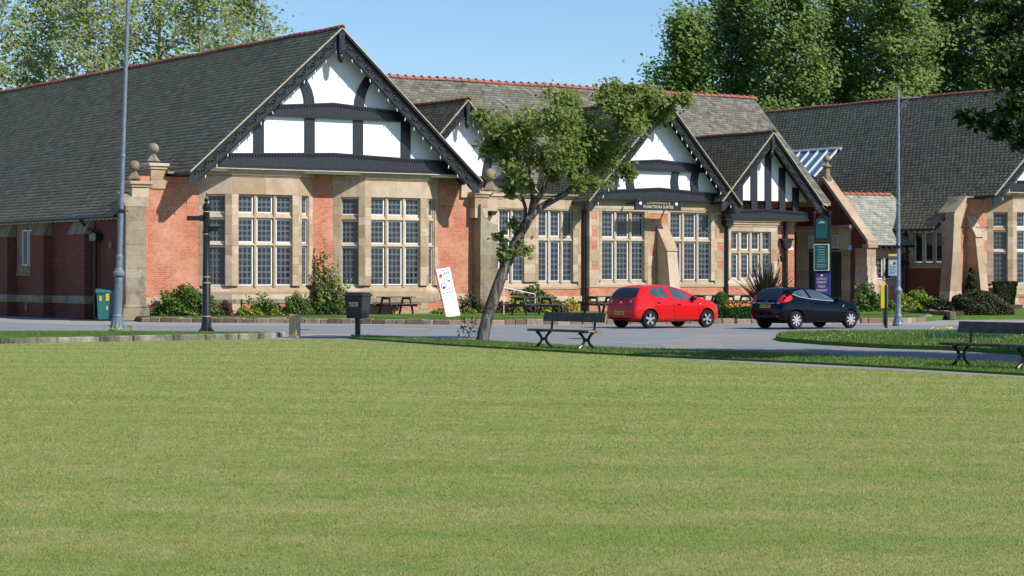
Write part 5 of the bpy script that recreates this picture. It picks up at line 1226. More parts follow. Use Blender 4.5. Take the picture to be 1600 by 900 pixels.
    mb = MB(); mb.tube([(.62, 0, 1.39), (.45, 0, 1.58)], [.008, .004], 5); part('aerial', mb, 'car_trim', t)
    mb = MB(); mb.box(1.5, 2.0, -.35, .35, 1.445, 1.452)
    mb = MB(); mb.tube([(.22, .1, 1.03), (.14, -.18, 1.02), (.16, -.42, 1.04)], .01, 5); part('wiper', mb, 'car_trim', t)
corsa = dict(L=4.0, st=[0, .03, .09, .2, .34, .46, .62, .85, 1.1, 1.5, 1.9, 2.25, 2.6, 2.9, 3.05, 3.2, 3.45, 3.7, 3.86, 3.95, 3.99],
    zt=[(0, .62), (.03, .76), (.09, .93), (.2, 1.14), (.34, 1.335), (.46, 1.40), (.62, 1.435), (1.1, 1.475), (1.6, 1.475), (2.0, 1.42), (2.4, 1.29), (2.9, 1.06), (3.1, .985), (3.4, .925), (3.7, .83), (3.88, .70), (3.99, .52)],
    zw=[(0, 1.0), (.6, 1.06), (1.2, 1.02), (2.0, .97), (2.9, .93), (4, .9)], W=[(0, .62), (.03, .74), (.09, .80), (.2, .83), (.5, .855), (1, .87), (2.5, .87), (3.2, .86), (3.5, .82), (3.75, .72), (3.9, .58), (3.99, .40)],
    zb=[(0, .40), (.06, .28), (.5, .19), (3.6, .19), (3.9, .24), (3.99, .36)], wt=.70, axles=(.67, 3.18), wr=.305, spokes=5, split=True, extra=corsa_extra)
red = make_car('bright red five door hatchback parked on the road in front of the middle gable', 'car', corsa, 'red_paint')
def place_car(t, spec, side, px, py, th):
    q = g(px, py); a = R(th); lx, ly = spec['axles'][0], side
    t.location = (q.x - (lx * math.cos(a) - ly * math.sin(a)), q.y - (lx * math.sin(a) + ly * math.cos(a)), 0); t.rotation_euler = (0, 0, a)
place_car(red, corsa, -.85, 1016.5, 513, 35)
def fiesta_extra(t, panel, strip):
    xr = .68; bs = (-1, 1)
    panel('side_window', [(xr - .12, 1.17), (xr + .0, 1.245), (xr + .16, 1.285), (xr + .44, 1.305), (xr + .60, 1.02), (xr + .14, 1.085)], 'y', 'car_glass_light', .004, sides=bs)
    panel('side_window', [(xr + .55, 1.31), (xr + .85, 1.30), (xr + 1.12, 1.245), (xr + 1.48, 1.10), (xr + 1.78, .93), (xr + .71, 1.01)], 'y', 'car_glass_light', .004, sides=bs)
    strip('window_trim', [(xr - .13, 1.165), (xr + .14, 1.075), (xr + .60, 1.005), (xr + 1.2, .955), (xr + 1.80, .915)], .016, 'y', 'alloy')
    strip('door_seam', [(xr + .60, 1.0), (xr + .66, .8), (xr + .68, .5), (xr + .64, .26)], .01, 'y', 'car_under'); strip('door_seam', [(xr + 1.95, .85), (xr + 2.0, .6), (xr + 1.98, .27)], .01, 'y', 'car_under')
    for s in bs: mb = MB(); mb.tube([(xr + .84, s * .85, .865), (xr + .9, s * .878, .87), (xr + 1.0, s * .878, .87), (xr + 1.04, s * .85, .865)], .014, 6); part('door_handle', mb, 'navy_paint', t, 50)
    panel('rear_window', [(-.58, .97), (.58, .97), (.62, 1.08), (.58, 1.24), (.48, 1.30), (-.48, 1.30), (-.58, 1.24), (-.62, 1.08)], '-x', 'car_glass', .006)
    panel('tail_light', [(.52, .86), (.66, .84), (.78, .90), (.80, 1.02), (.70, 1.16), (.60, 1.08), (.50, .92)], '-x', 'tail_red', .01, sides=bs)
    panel('tail_light', [(xr - .62, .87), (xr - .30, .93), (xr - .16, 1.02), (xr - .20, 1.13), (xr - .34, 1.08), (xr - .52, .93)], 'y', 'tail_red', .01, sides=bs)
    panel('reversing_light', [(.54, .84), (.66, .84), (.66, .875), (.54, .88)], '-x', 'lamp_clear', .014, sides=bs)
    panel('boot_trim', [(-.45, .845), (.45, .845), (.45, .87), (-.45, .87)], '-x', 'alloy', .012)
    panel('number_plate', [(-.26, .70), (.26, .70), (.26, .81), (-.26, .81)], '-x', 'plate_yellow', .012)
    for k in range(7):
        if k != 4: y = -.21 + k * .065; panel('plate_character', [(y, .72), (y + .038, .72), (y + .038, .79), (y, .79)], '-x', 'print_dark', .016)
    strip('bumper_seam', [(-.76, .60), (-.5, .57), (.5, .57), (.76, .60)], .012, '-x', 'car_under', (1,)); panel('rear_reflector', [(.56, .40), (.70, .42), (.70, .45), (.56, .43)], '-x', 'tail_red', .01, sides=bs)
    mb = MB(); mb.M = Matrix.Translation((.07, 0, .905)) @ Matrix.Rotation(R(80), 4, 'Y'); mb.lathe([(.05, 0), (.05, .01)], n=14); part('badge', mb, 'sign_blue', t)
    panel('windscreen', [(-.60, .95), (.60, .95), (.50, 1.25), (-.50, 1.25)], '+x', 'car_glass', .005); panel('head_light', [(.40, .66), (.64, .78), (.70, .70), (.60, .62)], '+x', 'lamp_clear', .01, sides=bs)
    panel('indicator', [(xr + 2.08, .72), (xr + 2.15, .78), (xr + 2.155, .80), (xr + 2.08, .745)], 'y', 'lamp_clear', .006, sides=bs)
    mirror_part(t, xr + 1.82, .98, .83, 'navy_paint'); mb = MB(); mb.tube([(.2, .1, 1.0), (.14, -.15, 1.0), (.15, -.36, 1.01)], .01, 5); part('wiper', mb, 'car_trim', t)
fiesta = dict(L=3.95, st=[0, .03, .09, .2, .32, .44, .62, .85, 1.1, 1.5, 1.9, 2.25, 2.6, 2.85, 3.0, 3.15, 3.4, 3.65, 3.82, 3.9, 3.95],
    zt=[(0, .60), (.03, .74), (.09, .90), (.2, 1.10), (.32, 1.28), (.44, 1.345), (.62, 1.375), (1.0, 1.405), (1.4, 1.395), (1.8, 1.335), (2.2, 1.22), (2.6, 1.06), (2.9, .955), (3.1, .91), (3.4, .84), (3.65, .74), (3.82, .64), (3.95, .48)],
    zw=[(0, 1.0), (.5, 1.10), (1.0, 1.04), (1.6, .98), (2.6, .90), (4, .82)], W=[(0, .62), (.03, .73), (.09, .79), (.2, .825), (.5, .855), (1, .855), (2.5, .855), (3.1, .85), (3.45, .80), (3.7, .70), (3.85, .56), (3.95, .38)],
    zb=[(0, .42), (.06, .30), (.5, .18), (3.5, .18), (3.8, .22), (3.95, .34)], wt=.70, axles=(.68, 3.17), wr=.30, spokes=8, split=False, extra=fiesta_extra)
navy = make_car('dark navy three door hatchback parked on the road in front of the entrance', 'car', fiesta, 'navy_paint')
place_car(navy, fiesta, -.84, 1245, 514.3, 35)
# ================================================================== TREES AND PLANTS
def unit(n): v = RNG.normal(0, 1, (n, 3)); return v / np.linalg.norm(v, axis=1)[:, None]
def leaf_quads(P, size, up=.35, asp=1.5, fold=.18):
    n = len(P); nr = unit(n); nr[:, 2] = np.abs(nr[:, 2]) + up; nr[:, 0] += sd.x * .75; nr[:, 1] += sd.y * .75; nr /= np.linalg.norm(nr, axis=1)[:, None]
    a = np.cross(nr, unit(n)); a /= np.linalg.norm(a, axis=1)[:, None]; b = np.cross(nr, a)
    s = size * (.6 + .8 * RNG.random(n))[:, None]
    V = np.stack([P - a * s * asp / 2, P - b * s / 2 + nr * s * fold, P + a * s * asp / 2 - nr * s * .12, P + b * s / 2 + nr * s * fold], 1).reshape(-1, 3)
    F = np.arange(n * 4).reshape(-1, 4); return V, np.concatenate([F[:, [0, 1, 2]], F[:, [0, 2, 3]]])
def curve(p0, p1, bend=.15, n=5, up=.1):
    p0, p1 = Vector(p0), Vector(p1); d = p1 - p0; L = d.length; o = Vector(RNG.normal(0, 1, 3)) * L * bend; o.z = abs(o.z) * .5 + L * up
    return [p0 + d * t + o * math.sin(math.pi * t) * .6 for t in [i / n for i in range(n + 1)]]
def tree(label, group, base, trunk, blobs, leafmat, barkmat, leafsize, density, twigs=7, twig_r=.018, name='tree', cat='tree', limb_r=.5, spread=.5, up=.35, seed=None, limbs=()):
    """trunk = [(point, radius)...]; blobs = [(centre, radius)...] leafy masses, each carried by a limb from the nearest point of the wood"""
    t = thing(name, label, cat, base, 0, group); B = Vector(base); wood = MB()
    wood.tube([Vector(p) - B for p, _ in trunk], [r for _, r in trunk], 10)
    lm = MB(); nodes = []
    for (p, r), (q, s) in zip(trunk, trunk[1:]):
        for k in range(6): nodes.append((Vector(p).lerp(Vector(q), k / 6), r + (s - r) * k / 6))
    nodes.append((Vector(trunk[-1][0]), trunk[-1][1]))
    for lb in limbs:
        wood.tube([Vector(p) - B for p, _ in lb], [r for _, r in lb], 8)
        for (p, r), (q, s) in zip(lb, lb[1:]):
            for k in range(4): nodes.append((Vector(p).lerp(Vector(q), k / 4), (r + (s - r) * k / 4) * .8))
    t0 = len(nodes) // 3; LP = []
    order = sorted(blobs, key=lambda b: (Vector(b[0]) - Vector(trunk[-1][0])).length)
    for c, r in order:
        c = Vector(c); cand = nodes[t0:]
        j = min(cand, key=lambda n: (n[0] - c).length + max(0, n[0].z - c.z + .3) * 1.5)
        L = (c - j[0]).length; rr = max(twig_r * 1.3, min(j[1] * .62, .02 + L * .022 * limb_r * 2)); pts = curve(j[0], c, .13, 6, .08)
        rs = [rr * (1 - .62 * i / 6) for i in range(7)]; lm.tube([p - B for p in pts], rs, 6)
        for p, q in list(zip(pts, rs))[1:]: nodes.append((p, q))
        for k in range(twigs):
            d = Vector(unit(1)[0]); d.z = d.z * .7 + .15; e = c + d * r * random.uniform(.55, 1.0); s0 = pts[random.choice((3, 4, 5, 6))]
            tp = curve(s0, e, .15, 4, .05); lm.tube([p - B for p in tp], [twig_r, twig_r * .8, twig_r * .6, twig_r * .45, twig_r * .3], 4, cap=False)
            for h in range(2):
                i = random.choice((2, 3)); e2 = tp[i] + Vector(unit(1)[0]) * r * .45; lm.tube([p - B for p in curve(tp[i], e2, .1, 2)], [twig_r * .5, twig_r * .35, twig_r * .2], 3, cap=False)
                m = int(density * r * .30); LP.append(np.array(e2)[None] + RNG.normal(0, r * .16, (m, 3)))
            m = int(density * r)
            if m: 
                idx = RNG.random(m); a = np.array([tp[min(4, 2 + int(i * 3))] for i in idx]); LP.append(a + RNG.normal(0, r * .22 * spread * 2, (m, 3)) * [1, 1, .8])
    part('trunk', wood, barkmat, t, 60); part('branches', lm, barkmat, t, 60)
    P = np.concatenate(LP) - np.array(B); V, F = leaf_quads(P, leafsize, up)
    link('crown', np_mesh('crown', V, F, leafmat), t)
    return t
def PX(px, py, d): return Vector(((px - 800) * d / FPX, d, CAM_H + (HORIZ - py) * d / FPX))    # surveyed point at distance d

# the leaning cherry beside the road
D0 = 58.9
tr = [(PX(753, 535, D0), .19), (PX(757, 515, D0), .17), (PX(762, 495, D0), .163), (PX(770, 470, D0), .168), (PX(780, 441, D0), .155), (PX(793, 408, D0), .155), (PX(803, 384, D0 + .1), .14), (PX(814, 362, D0 + .1), .14), (PX(829, 338, D0 + .2), .12)]
bl = [(800, 200, 30, -.6), (775, 222, 26, .3), (770, 200, 22, .8), (790, 245, 28, .6), (820, 215, 30, -.3), (760, 190, 18, 0), (845, 195, 26, .5), (805, 275, 20, -.8), (850, 250, 30, .9), (822, 292, 11, -.4), (870, 165, 26, 0), (880, 195, 30, -.7), (905, 215, 32, .4),
      (880, 245, 30, -1), (915, 250, 30, .8), (940, 225, 28, -.3), (945, 262, 26, .3), (925, 288, 20, -.6), (905, 280, 16, .6), (865, 275, 14, .2), (950, 160, 22, .2), (975, 175, 24, -.5), (960, 145, 18, .7), (1000, 150, 18, .1), (1022, 160, 18, -.4),
      (1000, 185, 22, .5), (1045, 165, 15, .3), (1070, 158, 12, .0), (985, 205, 20, -.7), (1030, 185, 15, .6), (975, 140, 14, .4), (795, 300, 10, .4), (960, 240, 20, 1.0), (985, 272, 12, .4), (890, 155, 14, .5), (760, 235, 15, -.2), (905, 185, 22, 1.1)]
def LB(*q): return [(PX(x, y, D0 + .2 + dz), r) for x, y, r, dz in q]
LIMBS = [LB((828, 340, .115, 0), (838, 328, .105, 0), (858, 316, .09, .1), (884, 302, .08, .2), (904, 284, .07, .3), (918, 262, .055, .3), (945, 235, .04, .2), (975, 200, .025, 0)),
         LB((826, 342, .09, 0), (836, 318, .08, -.1), (848, 298, .07, -.2), (858, 270, .06, -.2), (866, 235, .045, -.1), (880, 195, .03, 0), (890, 165, .02, .1)),
         LB((820, 352, .06, 0), (821, 325, .05, .2), (813, 298, .04, .3), (805, 270, .03, .3), (795, 235, .02, .2)),
         LB((826, 342, .07, 0), (832, 312, .06, .5), (830, 280, .05, .6), (822, 245, .035, .6), (815, 215, .02, .4))]
random.seed(5)
cherry = tree('leaning cherry tree with a dark furrowed trunk standing between the road and the green', None, ground_at(753, 535), tr,
     [(PX(x, y, D0 + dz * 1.3), r * D0 / FPX * 1.30) for x, y, r, dz in bl], 'cherry_leaf', 'bark', .088, 76, 8, .012, name='cherry_tree', spread=.62, limb_r=.8, limbs=LIMBS)
tuft = [(PX(x, y, D0 - .15), r * D0 / FPX) for x, y, r in ((782, 372, 10), (795, 395, 12), (822, 392, 11), (802, 350, 8), (784, 398, 8))]
# leafy shoots on the trunk
lp = np.concatenate([np.array(c)[None] + RNG.normal(0, r * .55, (80, 3)) for c, r in tuft]) - np.array(ground_at(753, 535)); V, F = leaf_quads(lp, .10, .3); link('trunk_shoots', np_mesh('trunk_shoots', V, F, 'cherry_leaf'), cherry, kind='stuff')
p = ground_at(740, 532); mb = MB()
for i in range(7): mb.tube(curve((random.uniform(-.35, .25), random.uniform(-.1, .1), 0), (random.uniform(-.4, .3), random.uniform(-.1, .1), random.uniform(.3, .65)), .1, 3), .006, 4)
t = thing('sapling', 'thin sucker shoots springing beside the foot of the leaning tree', 'sapling', p); part('stems', mb, 'bark', t)
q = RNG.random((90, 3)) * [.8, .25, .6] + [-.45, -.12, .08]; V, F = leaf_quads(q, .055, .2); link('foliage', np_mesh('foliage', V, F, 'shrub_leaf'), t, kind='stuff')

# airy spring trees behind the left wing
def big_tree(i, x, d, H, rad, z0, leafmat, barkmat, size, dens, nb, br, label, group, name, seed, tw=6, twr=.03, cone=.0, up=.35, sx=1.0):
    random.seed(seed); B = Vector((x, d, 0)); tr = [(B, .42), (B + Vector((random.uniform(-.3, .3), 0, H * .3)), .33), (B + Vector((random.uniform(-.5, .5), 0, H * .6)), .2), (B + Vector((random.uniform(-.6, .6), 0, H * .93)), .06)]
    bl = []
    for k in range(nb):
        z = z0 + (H - z0) * ((k + .5) / nb) ** .9; f = (z - z0) / (H - z0); rr = rad * (math.sin(math.pi * min(1, .18 + f * .80)) ** .6) * (1 - cone * f)
        a = k * 2.4 + random.uniform(-.5, .5); q = rr * random.uniform(.25, 1.0); bl.append((B + Vector((math.cos(a) * q * sx, math.sin(a) * q, z)), br * random.uniform(.7, 1.25)))
    return tree(label, group, B, tr, bl, leafmat, barkmat, size, dens, tw, twr, name=name, limb_r=.7, spread=.75, up=up)
for i, (px, H, rad, nb) in enumerate(((-20, 22, 5.0, 44), (75, 20.5, 4.6, 44), (150, 21, 4.2, 36), (238, 20.5, 4.3, 40), (315, 20.5, 4.3, 40), (385, 20.3, 3.6, 34))):
    d = 133 + (i % 2) * 6
    big_tree(i, (px - 800) * d / FPX, d, H, rad, 7, 'spring_leaf', 'pale_bark', .19, 7, nb, 1.5, 'airy spring tree with pale branches, ' + ['leftmost behind the left wing', 'second from the left behind the left wing', 'left of the tall lamp post behind the roof', 'just right of the tall lamp post behind the roof', 'second from the right behind the left roof', 'rightmost behind the left roof, against blue sky'][i], 'spring trees behind the left wing', 'spring_tree', 20 + i, 9, .035)
# dense poplars behind the right wing
for i, (px, H, rad, d, nb) in enumerate(((1072, 20.5, 3.3, 160, 46), (1150, 24, 3.6, 163, 54), (1235, 25, 3.8, 158, 54), (1320, 25, 3.7, 162, 54), (1400, 24, 3.5, 157, 50), (1480, 25, 3.8, 163, 54), (1560, 25, 3.7, 159, 54), (1640, 24, 3.6, 161, 50))):
    pos = ['leftmost of the row, tapering to a point', 'second from the left in the row', 'third from the left in the row', 'fourth in the row, left of the right lamp post', 'directly behind the right lamp post', 'right of the right lamp post', 'second from the right edge of the picture', 'cut by the right edge of the picture'][i]
    big_tree(i, (px - 800) * d / FPX, d, H, rad, 5, 'poplar_leaf', 'pale_bark', .22, 19, nb, 1.75, 'green poplar behind the right wing, ' + pos, 'poplars behind the right wing', 'poplar_tree', 40 + i, 9, .03, .25 if i else .55, .5)
# dark tree whose branches hang in at the top right
random.seed(77)
d = 42.5; Bt = Vector((15.6, 43.0, 0)); tr = [(Bt, .35), (Bt + Vector((-.1, 0, 3)), .3), (Bt + Vector((-.2, -.1, 7)), .24), (Bt + Vector((0, 0, 10)), .12), (Bt + Vector((.2, .3, 12)), .05)]
bl = [(PX(x, y, d + dz), r * d / FPX) for x, y, r, dz in ((1600, 20, 60, .5), (1595, 90, 55, 0), (1640, 150, 60, .6), (1600, 160, 35, -.5), (1565, 130, 22, .4), (1530, 190, 22, 0), (1505, 185, 14, .3), (1565, 205, 22, .5), (1600, 220, 30, .8), (1560, 50, 22, .8), (1640, 60, 60, 1), (1575, 175, 22, -.4), (1545, 12, 14, .5))]
for k in range(46):
    z = 3.4 + 8.6 * k / 46; a = k * 2.4; rr = 2.3 * math.sin(math.pi * min(1, .25 + .72 * k / 46)) ** .5 * random.uniform(.4, 1)
    x = Bt.x + math.cos(a) * rr + .2; bl.append((Vector((max(x, 12.6), Bt.y + math.sin(a) * rr * 1.2, z)), 1.15))
tree('dark leafy tree whose branches hang into the top right corner', None, Bt, tr, bl, 'dark_leaf', 'dark_bark', .10, 60, 8, .012, name='overhanging_tree', spread=.7, limb_r=.8)

# ---- shrubs
def shrub(name, label, c, rx, ry, h, mat, size, n, cat='shrub', flowers=None, shape='dome', group=None, stems=True, rz=0, up=.2, noise=.22, fill=.55):
    t = thing(name, label, cat, c, rz, group)
    u = unit(n); u[:, 2] = np.abs(u[:, 2]) if shape != 'ball' else u[:, 2]
    rad = fill + (1 - fill) * RNG.random(n) ** .5
    if shape in ('dome', 'ball'):
        bump = 1 + noise * np.sin(u[:, 0] * 5.1 + 1) * np.cos(u[:, 1] * 6.3 + 2) + noise * .6 * np.sin(u[:, 2] * 9 + u[:, 0] * 7)
        P = u * (rad * bump)[:, None] * [rx, ry, h]
        if shape == 'dome': P[:, 2] = np.abs(P[:, 2]) + RNG.random(n) * .04
    elif shape == 'box':
        P = (RNG.random((n, 3)) * 2 - 1); ax = RNG.integers(0, 3, n); k = np.arange(n); P[k, ax] = np.sign(P[k, ax]) * (.86 + .16 * RNG.random(n)); P = P * [rx, ry, h / 2] + [0, 0, h / 2]
        P[:, 2] += .03 * np.sin(P[:, 0] * 4)
    elif shape == 'taper':
        P = (RNG.random((n, 3)) * 2 - 1); ax = RNG.integers(0, 3, n); k = np.arange(n); P[k, ax] = np.sign(P[k, ax]) * (.86 + .14 * RNG.random(n)); f = .68 + .32 * (P[:, 2] + 1) / 2; P[:, 0] *= f; P[:, 1] *= f; P = P * [rx, ry, h / 2] + [0, 0, h / 2]
    elif shape == 'bullet':
        a = RNG.random(n) * 6.283; z = RNG.random(n); r = np.where(z < .55, 1 - .12 * (.55 - z), np.sqrt(np.maximum(0, 1 - ((z - .55) / .45) ** 2))) * (.8 + .2 * RNG.random(n)); P = np.stack([np.cos(a) * r * rx, np.sin(a) * r * ry, z * h], 1)
    elif shape == 'column':
        a = RNG.random(n) * 6.283; z = RNG.random(n); r = (1 - z) ** .55 * (.6 + .4 * RNG.random(n)) * (1 + .2 * np.sin(z * 30 + a * 2)); P = np.stack([np.cos(a) * r * rx, np.sin(a) * r * ry, z * h], 1)
    V, F = leaf_quads(P, size, up); link('foliage', np_mesh('foliage', V, F, mat), t, kind='stuff')
    mb = MB()
    for i in range(9):
        e = Vector(P[RNG.integers(0, n)]) * .8; mb.tube(curve((0, 0, 0), e, .1, 3), [.022, .015, .01, .006], 4)
    part('stems', mb, 'dark_bark', t)
    if flowers:
        fm, fn, fs = flowers; sel = P[RNG.choice(n, fn)] * 1.04; V, F = leaf_quads(sel, fs, .6, 1.1); link('flowers', np_mesh('flowers', V, F, fm), t, kind='stuff')
    return t
def at(px, v, z=GZ):
    """spot in the bed: distance v in front of the hall's brick face, on the sight line of column px"""
    k = (px - 800) / FPX; vv = -v; u = (k * (ORG.y + vv * CT) - ORG.x + vv * ST) / (CT - k * ST); return hall_xy(u, vv, z)
def span(px, d): return px * d / FPX
p = at(292, 1.15)
shrub('laurel_bush', 'wide bright green bush under the brick wall behind the finger post', p, 1.28, .75, 1.08, 'shrub_leaf', .075, 5200)
shrub('heather_clump', 'small purplish clump at the right end of the wide green bush', at(352, 1.7), .3, .3, .55, 'purple_leaf', .05, 900)
shrub('lime_clump', 'low lime green plant left of the fern like shrubs under the first bay', at(383, 1.9), .42, .3, .3, 'lime_leaf', .06, 700)
shrub('fern_shrub', 'loose reddish green shrub under the first bay window', at(410, 1.6), .72, .4, .75, 'shrub_leaf', .085, 900, noise=.4, fill=.3)
shrub('rounded_bush', 'rounded mid green bush at the right of the first bay window', at(464, 1.6), .62, .5, .82, 'shrub_leaf', .055, 2600)
shrub('dark_bush', 'low dark green bush in front of the lilac flowering shrub', at(516, 1.7), .62, .4, .5, 'hedge_leaf', .055, 1800)
shrub('wisteria', 'tall loose wisteria shrub with lilac flowers between the two bays', at(520, .95), .85, .5, 1.75, 'lime_leaf', .09, 1500, flowers=('lilac_petal', 900, .07), noise=.45, fill=.3)
shrub('climbing_shrub', 'upright reddish green climber against the brick between the bays', at(506, .4), .42, .3, 2.25, 'shrub_leaf', .09, 1300, noise=.5, fill=.2)
for i, (px, w) in enumerate(((398, .3), (430, .28), (548, .4), (690, .5), (728, .5))):
    shrub('primrose_clump', 'yellow flowering clump ' + ['in front of the lime plant', 'in front of the reddish green shrub', 'left of the litter bin in the distant bed', 'at the foot of the white menu board', 'between the menu board and the leaning trunk'][i], at(px, 2.1), w, .22, .22, 'shrub_leaf', .05, 320, 'flowers', ('yellow_petal', 110, .06), group='yellow clumps in the wall bed')
shrub('cotoneaster', 'low dark reddish shrub at the foot of the curved buttress', at(738, 1.3), .72, .4, .72, 'olive_leaf', .06, 1500, noise=.3)
shrub('viburnum', 'broad dark leafed shrub behind the long grey picnic table', at(835, .9), 1.25, .6, .98, 'shrub_leaf', .10, 2200, noise=.3)
for i, (px, m) in enumerate(((803, 'yellow_petal'), (830, 'purple_leaf'), (848, 'yellow_petal'), (868, 'purple_leaf'), (785, 'purple_leaf'), (893, 'yellow_petal'))):
    if m == 'yellow_petal': shrub('forsythia', 'yellow flowering shrub ' + {803: 'under the left end of', 848: 'under the middle of', 893: 'beyond the right end of'}[px] + ' the long picnic table', at(px, 1.6), .38, .25, .62, 'lime_leaf', .06, 350, flowers=('yellow_petal', 330, .07), group='yellow shrubs by the long picnic table')
    else: shrub('purple_shrub', 'low purple leafed shrub ' + {830: 'below the middle of the long picnic table', 868: 'below the right end of the long picnic table', 785: 'just right of the leaning trunk'}[px], at(px, 1.5), .42, .25, .42, 'purple_leaf', .055, 800, group='purple shrubs by the long picnic table')
# clipped bush, low hedge, tulips, phormium by the middle wing
hy = 81.3
shrub('clipped_bush', 'bright green dome clipped bush beside the bonnet of the red car', Vector((327 * 83 / FPX, 83, GZ)), .30, .30, 1.0, 'box_leaf', .04, 3200, 'topiary', shape='bullet')
shrub('clipped_hedge', 'low clipped green hedge between the two parked cars', Vector((352 * 81.6 / FPX, 81.6, GZ)), 1.02, .28, .42, 'hedge_leaf', .045, 6500, 'hedge', shape='box')
def flowers_bed(label, x0, x1, y, z, n, mats):
    for mname, f in mats:
        pass
t = thing('tulip_bed', 'row of red and yellow tulips behind the low clipped hedge', 'flowers', Vector((370 * 82.6 / FPX, 82.6, GZ)))
for mname, n in (('red_petal', 70), ('yellow_petal', 60)):
    q = np.stack([RNG.uniform(-.95, .95, n), RNG.uniform(-.2, .2, n), RNG.uniform(.38, .60, n)], 1); q = np.repeat(q, 5, 0) + RNG.normal(0, .018, (n * 5, 3)); V, F = leaf_quads(q, .06, .5, 1); link('blooms', np_mesh('blooms', V, F, mname), t, kind='stuff')
q = np.stack([RNG.uniform(-1, 1, 700), RNG.uniform(-.25, .25, 700), RNG.uniform(0, .42, 700)], 1); V, F = leaf_quads(q, .07, .1, 2.5); link('leaves', np_mesh('leaves', V, F, 'bulb_leaf'), t, kind='stuff')
def spiky(label, c, n, L0, L1, w, mat='sword_leaf', name='phormium'):
    Vs = []; Fs = []; k = 0
    for i in range(n):
        a = random.uniform(0, 6.283); tilt = random.uniform(.1, 1.15); L = random.uniform(L0, L1); d = Vector((math.cos(a), math.sin(a), 0)); s = Vector((-d.y, d.x, 0)); pr0 = Vector((0, 0, 0)); seg = 5; ww = w * random.uniform(.7, 1.2)
        pos = Vector((random.uniform(-.15, .15), random.uniform(-.15, .15), 0)); tl = tilt * .6
        for j in range(seg + 1):
            f = j / seg; hw = ww * (1 - f ** 2.2) * .5 + .002
            Vs += [pos - s * hw, pos + d * hw * .3, pos + s * hw]
            tl = min(1.75, tilt * (.6 + .55 * f)); pos = pos + (d * math.sin(tl) + Vector((0, 0, math.cos(tl)))) * L / seg
            if j < seg:
                b = k + j * 3; Fs += [(b, b + 1, b + 4), (b, b + 4, b + 3), (b + 1, b + 2, b + 5), (b + 1, b + 5, b + 4)]
        k += (seg + 1) * 3
    return link(name, np_mesh(name, [tuple(v) for v in Vs], Fs, mat), None, Matrix.Translation(c), label, 'shrub')
random.seed(9)
spiky('large bronze sword leaved plant with arching spiky leaves left of the dark car', Vector((398 * 86.5 / FPX, 86.5, GZ)), 230, 1.5, 2.45, .085)
# entrance and right wing planting
bz = .3
def bed_at(px, d, z=bz): return Vector(((px - 800) * d / FPX, d, z))
shrub('entrance_shrub', 'loose leafy green shrub at the foot of the porch corner', bed_at(1357, 90.5), .62, .5, 1.05, 'shrub_leaf', .085, 1500, noise=.4, fill=.35)
shrub('low_green_shrub', 'low bright green shrub behind the yellow marker panel', bed_at(1384, 91), .45, .4, .55, 'shrub_leaf', .06, 900)
shrub('euphorbia', 'lime green leafy clump right of the right hand lamp post', bed_at(1436, 93.5), .95, .5, .72, 'lime_leaf', .09, 1500, noise=.35)
shrub('dark_mound', 'small dark mound shrub left of the large clipped mound', bed_at(1470, 93), .6, .5, .5, 'olive_leaf', .06, 1500)
shrub('flower_clump', 'small cream and yellow flowering clump behind the right lamp post', bed_at(1412, 92), .5, .3, .32, 'shrub_leaf', .05, 400, 'flowers', ('yellow_petal', 160, .06))
shrub('clipped_mound', 'large dark olive clipped mound bush at the corner of the right wing', bed_at(1530, 92.5, .1), 1.45, 1.1, 1.02, 'olive_leaf', .05, 14000, fill=.8, noise=.07)
cp = hall_xy(47.3, -1.0, .2); shrub('columnar_conifer', 'slim dark green conifer standing against the right hand buttress', cp + Vector((-1.15, -.3, 0)), .42, .42, 2.0, 'yew_leaf', .07, 2600, 'conifer', shape='column')
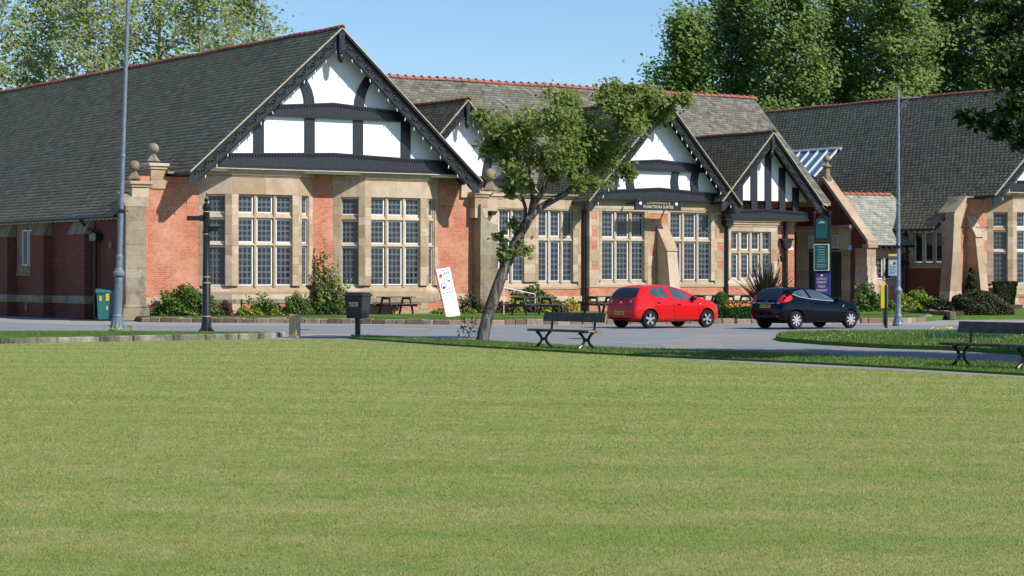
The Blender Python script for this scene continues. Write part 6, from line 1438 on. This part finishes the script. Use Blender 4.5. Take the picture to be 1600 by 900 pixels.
sp = hall_xy(49.2, -1.7, .2); shrub('square_topiary', 'dark green bush clipped to a tapering block below the right window', sp + Vector((-1.2, 0, 0)), .58, .5, 1.3, 'yew_leaf', .05, 9000, 'topiary', shape='taper')
# daffodil clump on the island
t = thing('bulb_clump', 'clump of daffodil leaves and fading yellow flowers on the grass island', 'flowers', ground_at(1512, 529, .1))
q = RNG.random((1100, 3)) * [2.3, 1.3, .1] + [-1.15, -.6, 0]; d_ = (q[:, 0] / 1.15) ** 2 + (q[:, 1] / .65) ** 2; q = q[d_ < 1]
Vs = []; n = len(q); a = RNG.random(n) * 6.28; h = .14 + .16 * RNG.random(n); w = .014
V = np.stack([np.stack([q[:, 0] - w * np.cos(a), q[:, 1] - w * np.sin(a), q[:, 2] * 0], 1), np.stack([q[:, 0] + w * np.cos(a), q[:, 1] + w * np.sin(a), q[:, 2] * 0], 1), np.stack([q[:, 0] + RNG.normal(0, .07, n), q[:, 1] + RNG.normal(0, .07, n), h], 1)], 1).reshape(-1, 3)
link('leaves', np_mesh('leaves', V, np.arange(n * 3).reshape(-1, 3), 'bulb_leaf'), t, kind='stuff')
q2 = q[RNG.choice(n, 60)]; q2[:, 2] = .22 + RNG.random(60) * .08; V, F = leaf_quads(q2, .06, .4, 1); link('blooms', np_mesh('blooms', V, F, 'yellow_petal'), t, kind='stuff')
# weeds by the left lamp post, daisies
q = RNG.random((36, 3)) * [.9, .4, .15] + [-.5, -.2, 0]; V, F = leaf_quads(q, .05, .1, 3); link('weeds', np_mesh('weeds', V, F, 'lime_leaf'), None, Matrix.Translation(ground_at(186, 516.5, LZ)), 'pale weeds growing round the foot of the left lamp post', 'weeds', kind='stuff')
P2 = np.array([(p.x, p.y) for p in isl_poly]); 
q = []
while len(q) < 70:
    x, y = RNG.uniform(P2[:, 0].min(), P2[:, 0].max()), RNG.uniform(P2[:, 1].min(), P2[:, 1].max())
    if 62 > y > 50 and x > 6.9 + (62 - y) * .15: q.append((x, y, .17))
V, F = leaf_quads(np.array(q), .03, 2, 1); link('daisies', np_mesh('daisies', V, F, 'white_paint'), None, None, 'scattered white daisies in the grass of the island', 'daisies', kind='stuff')
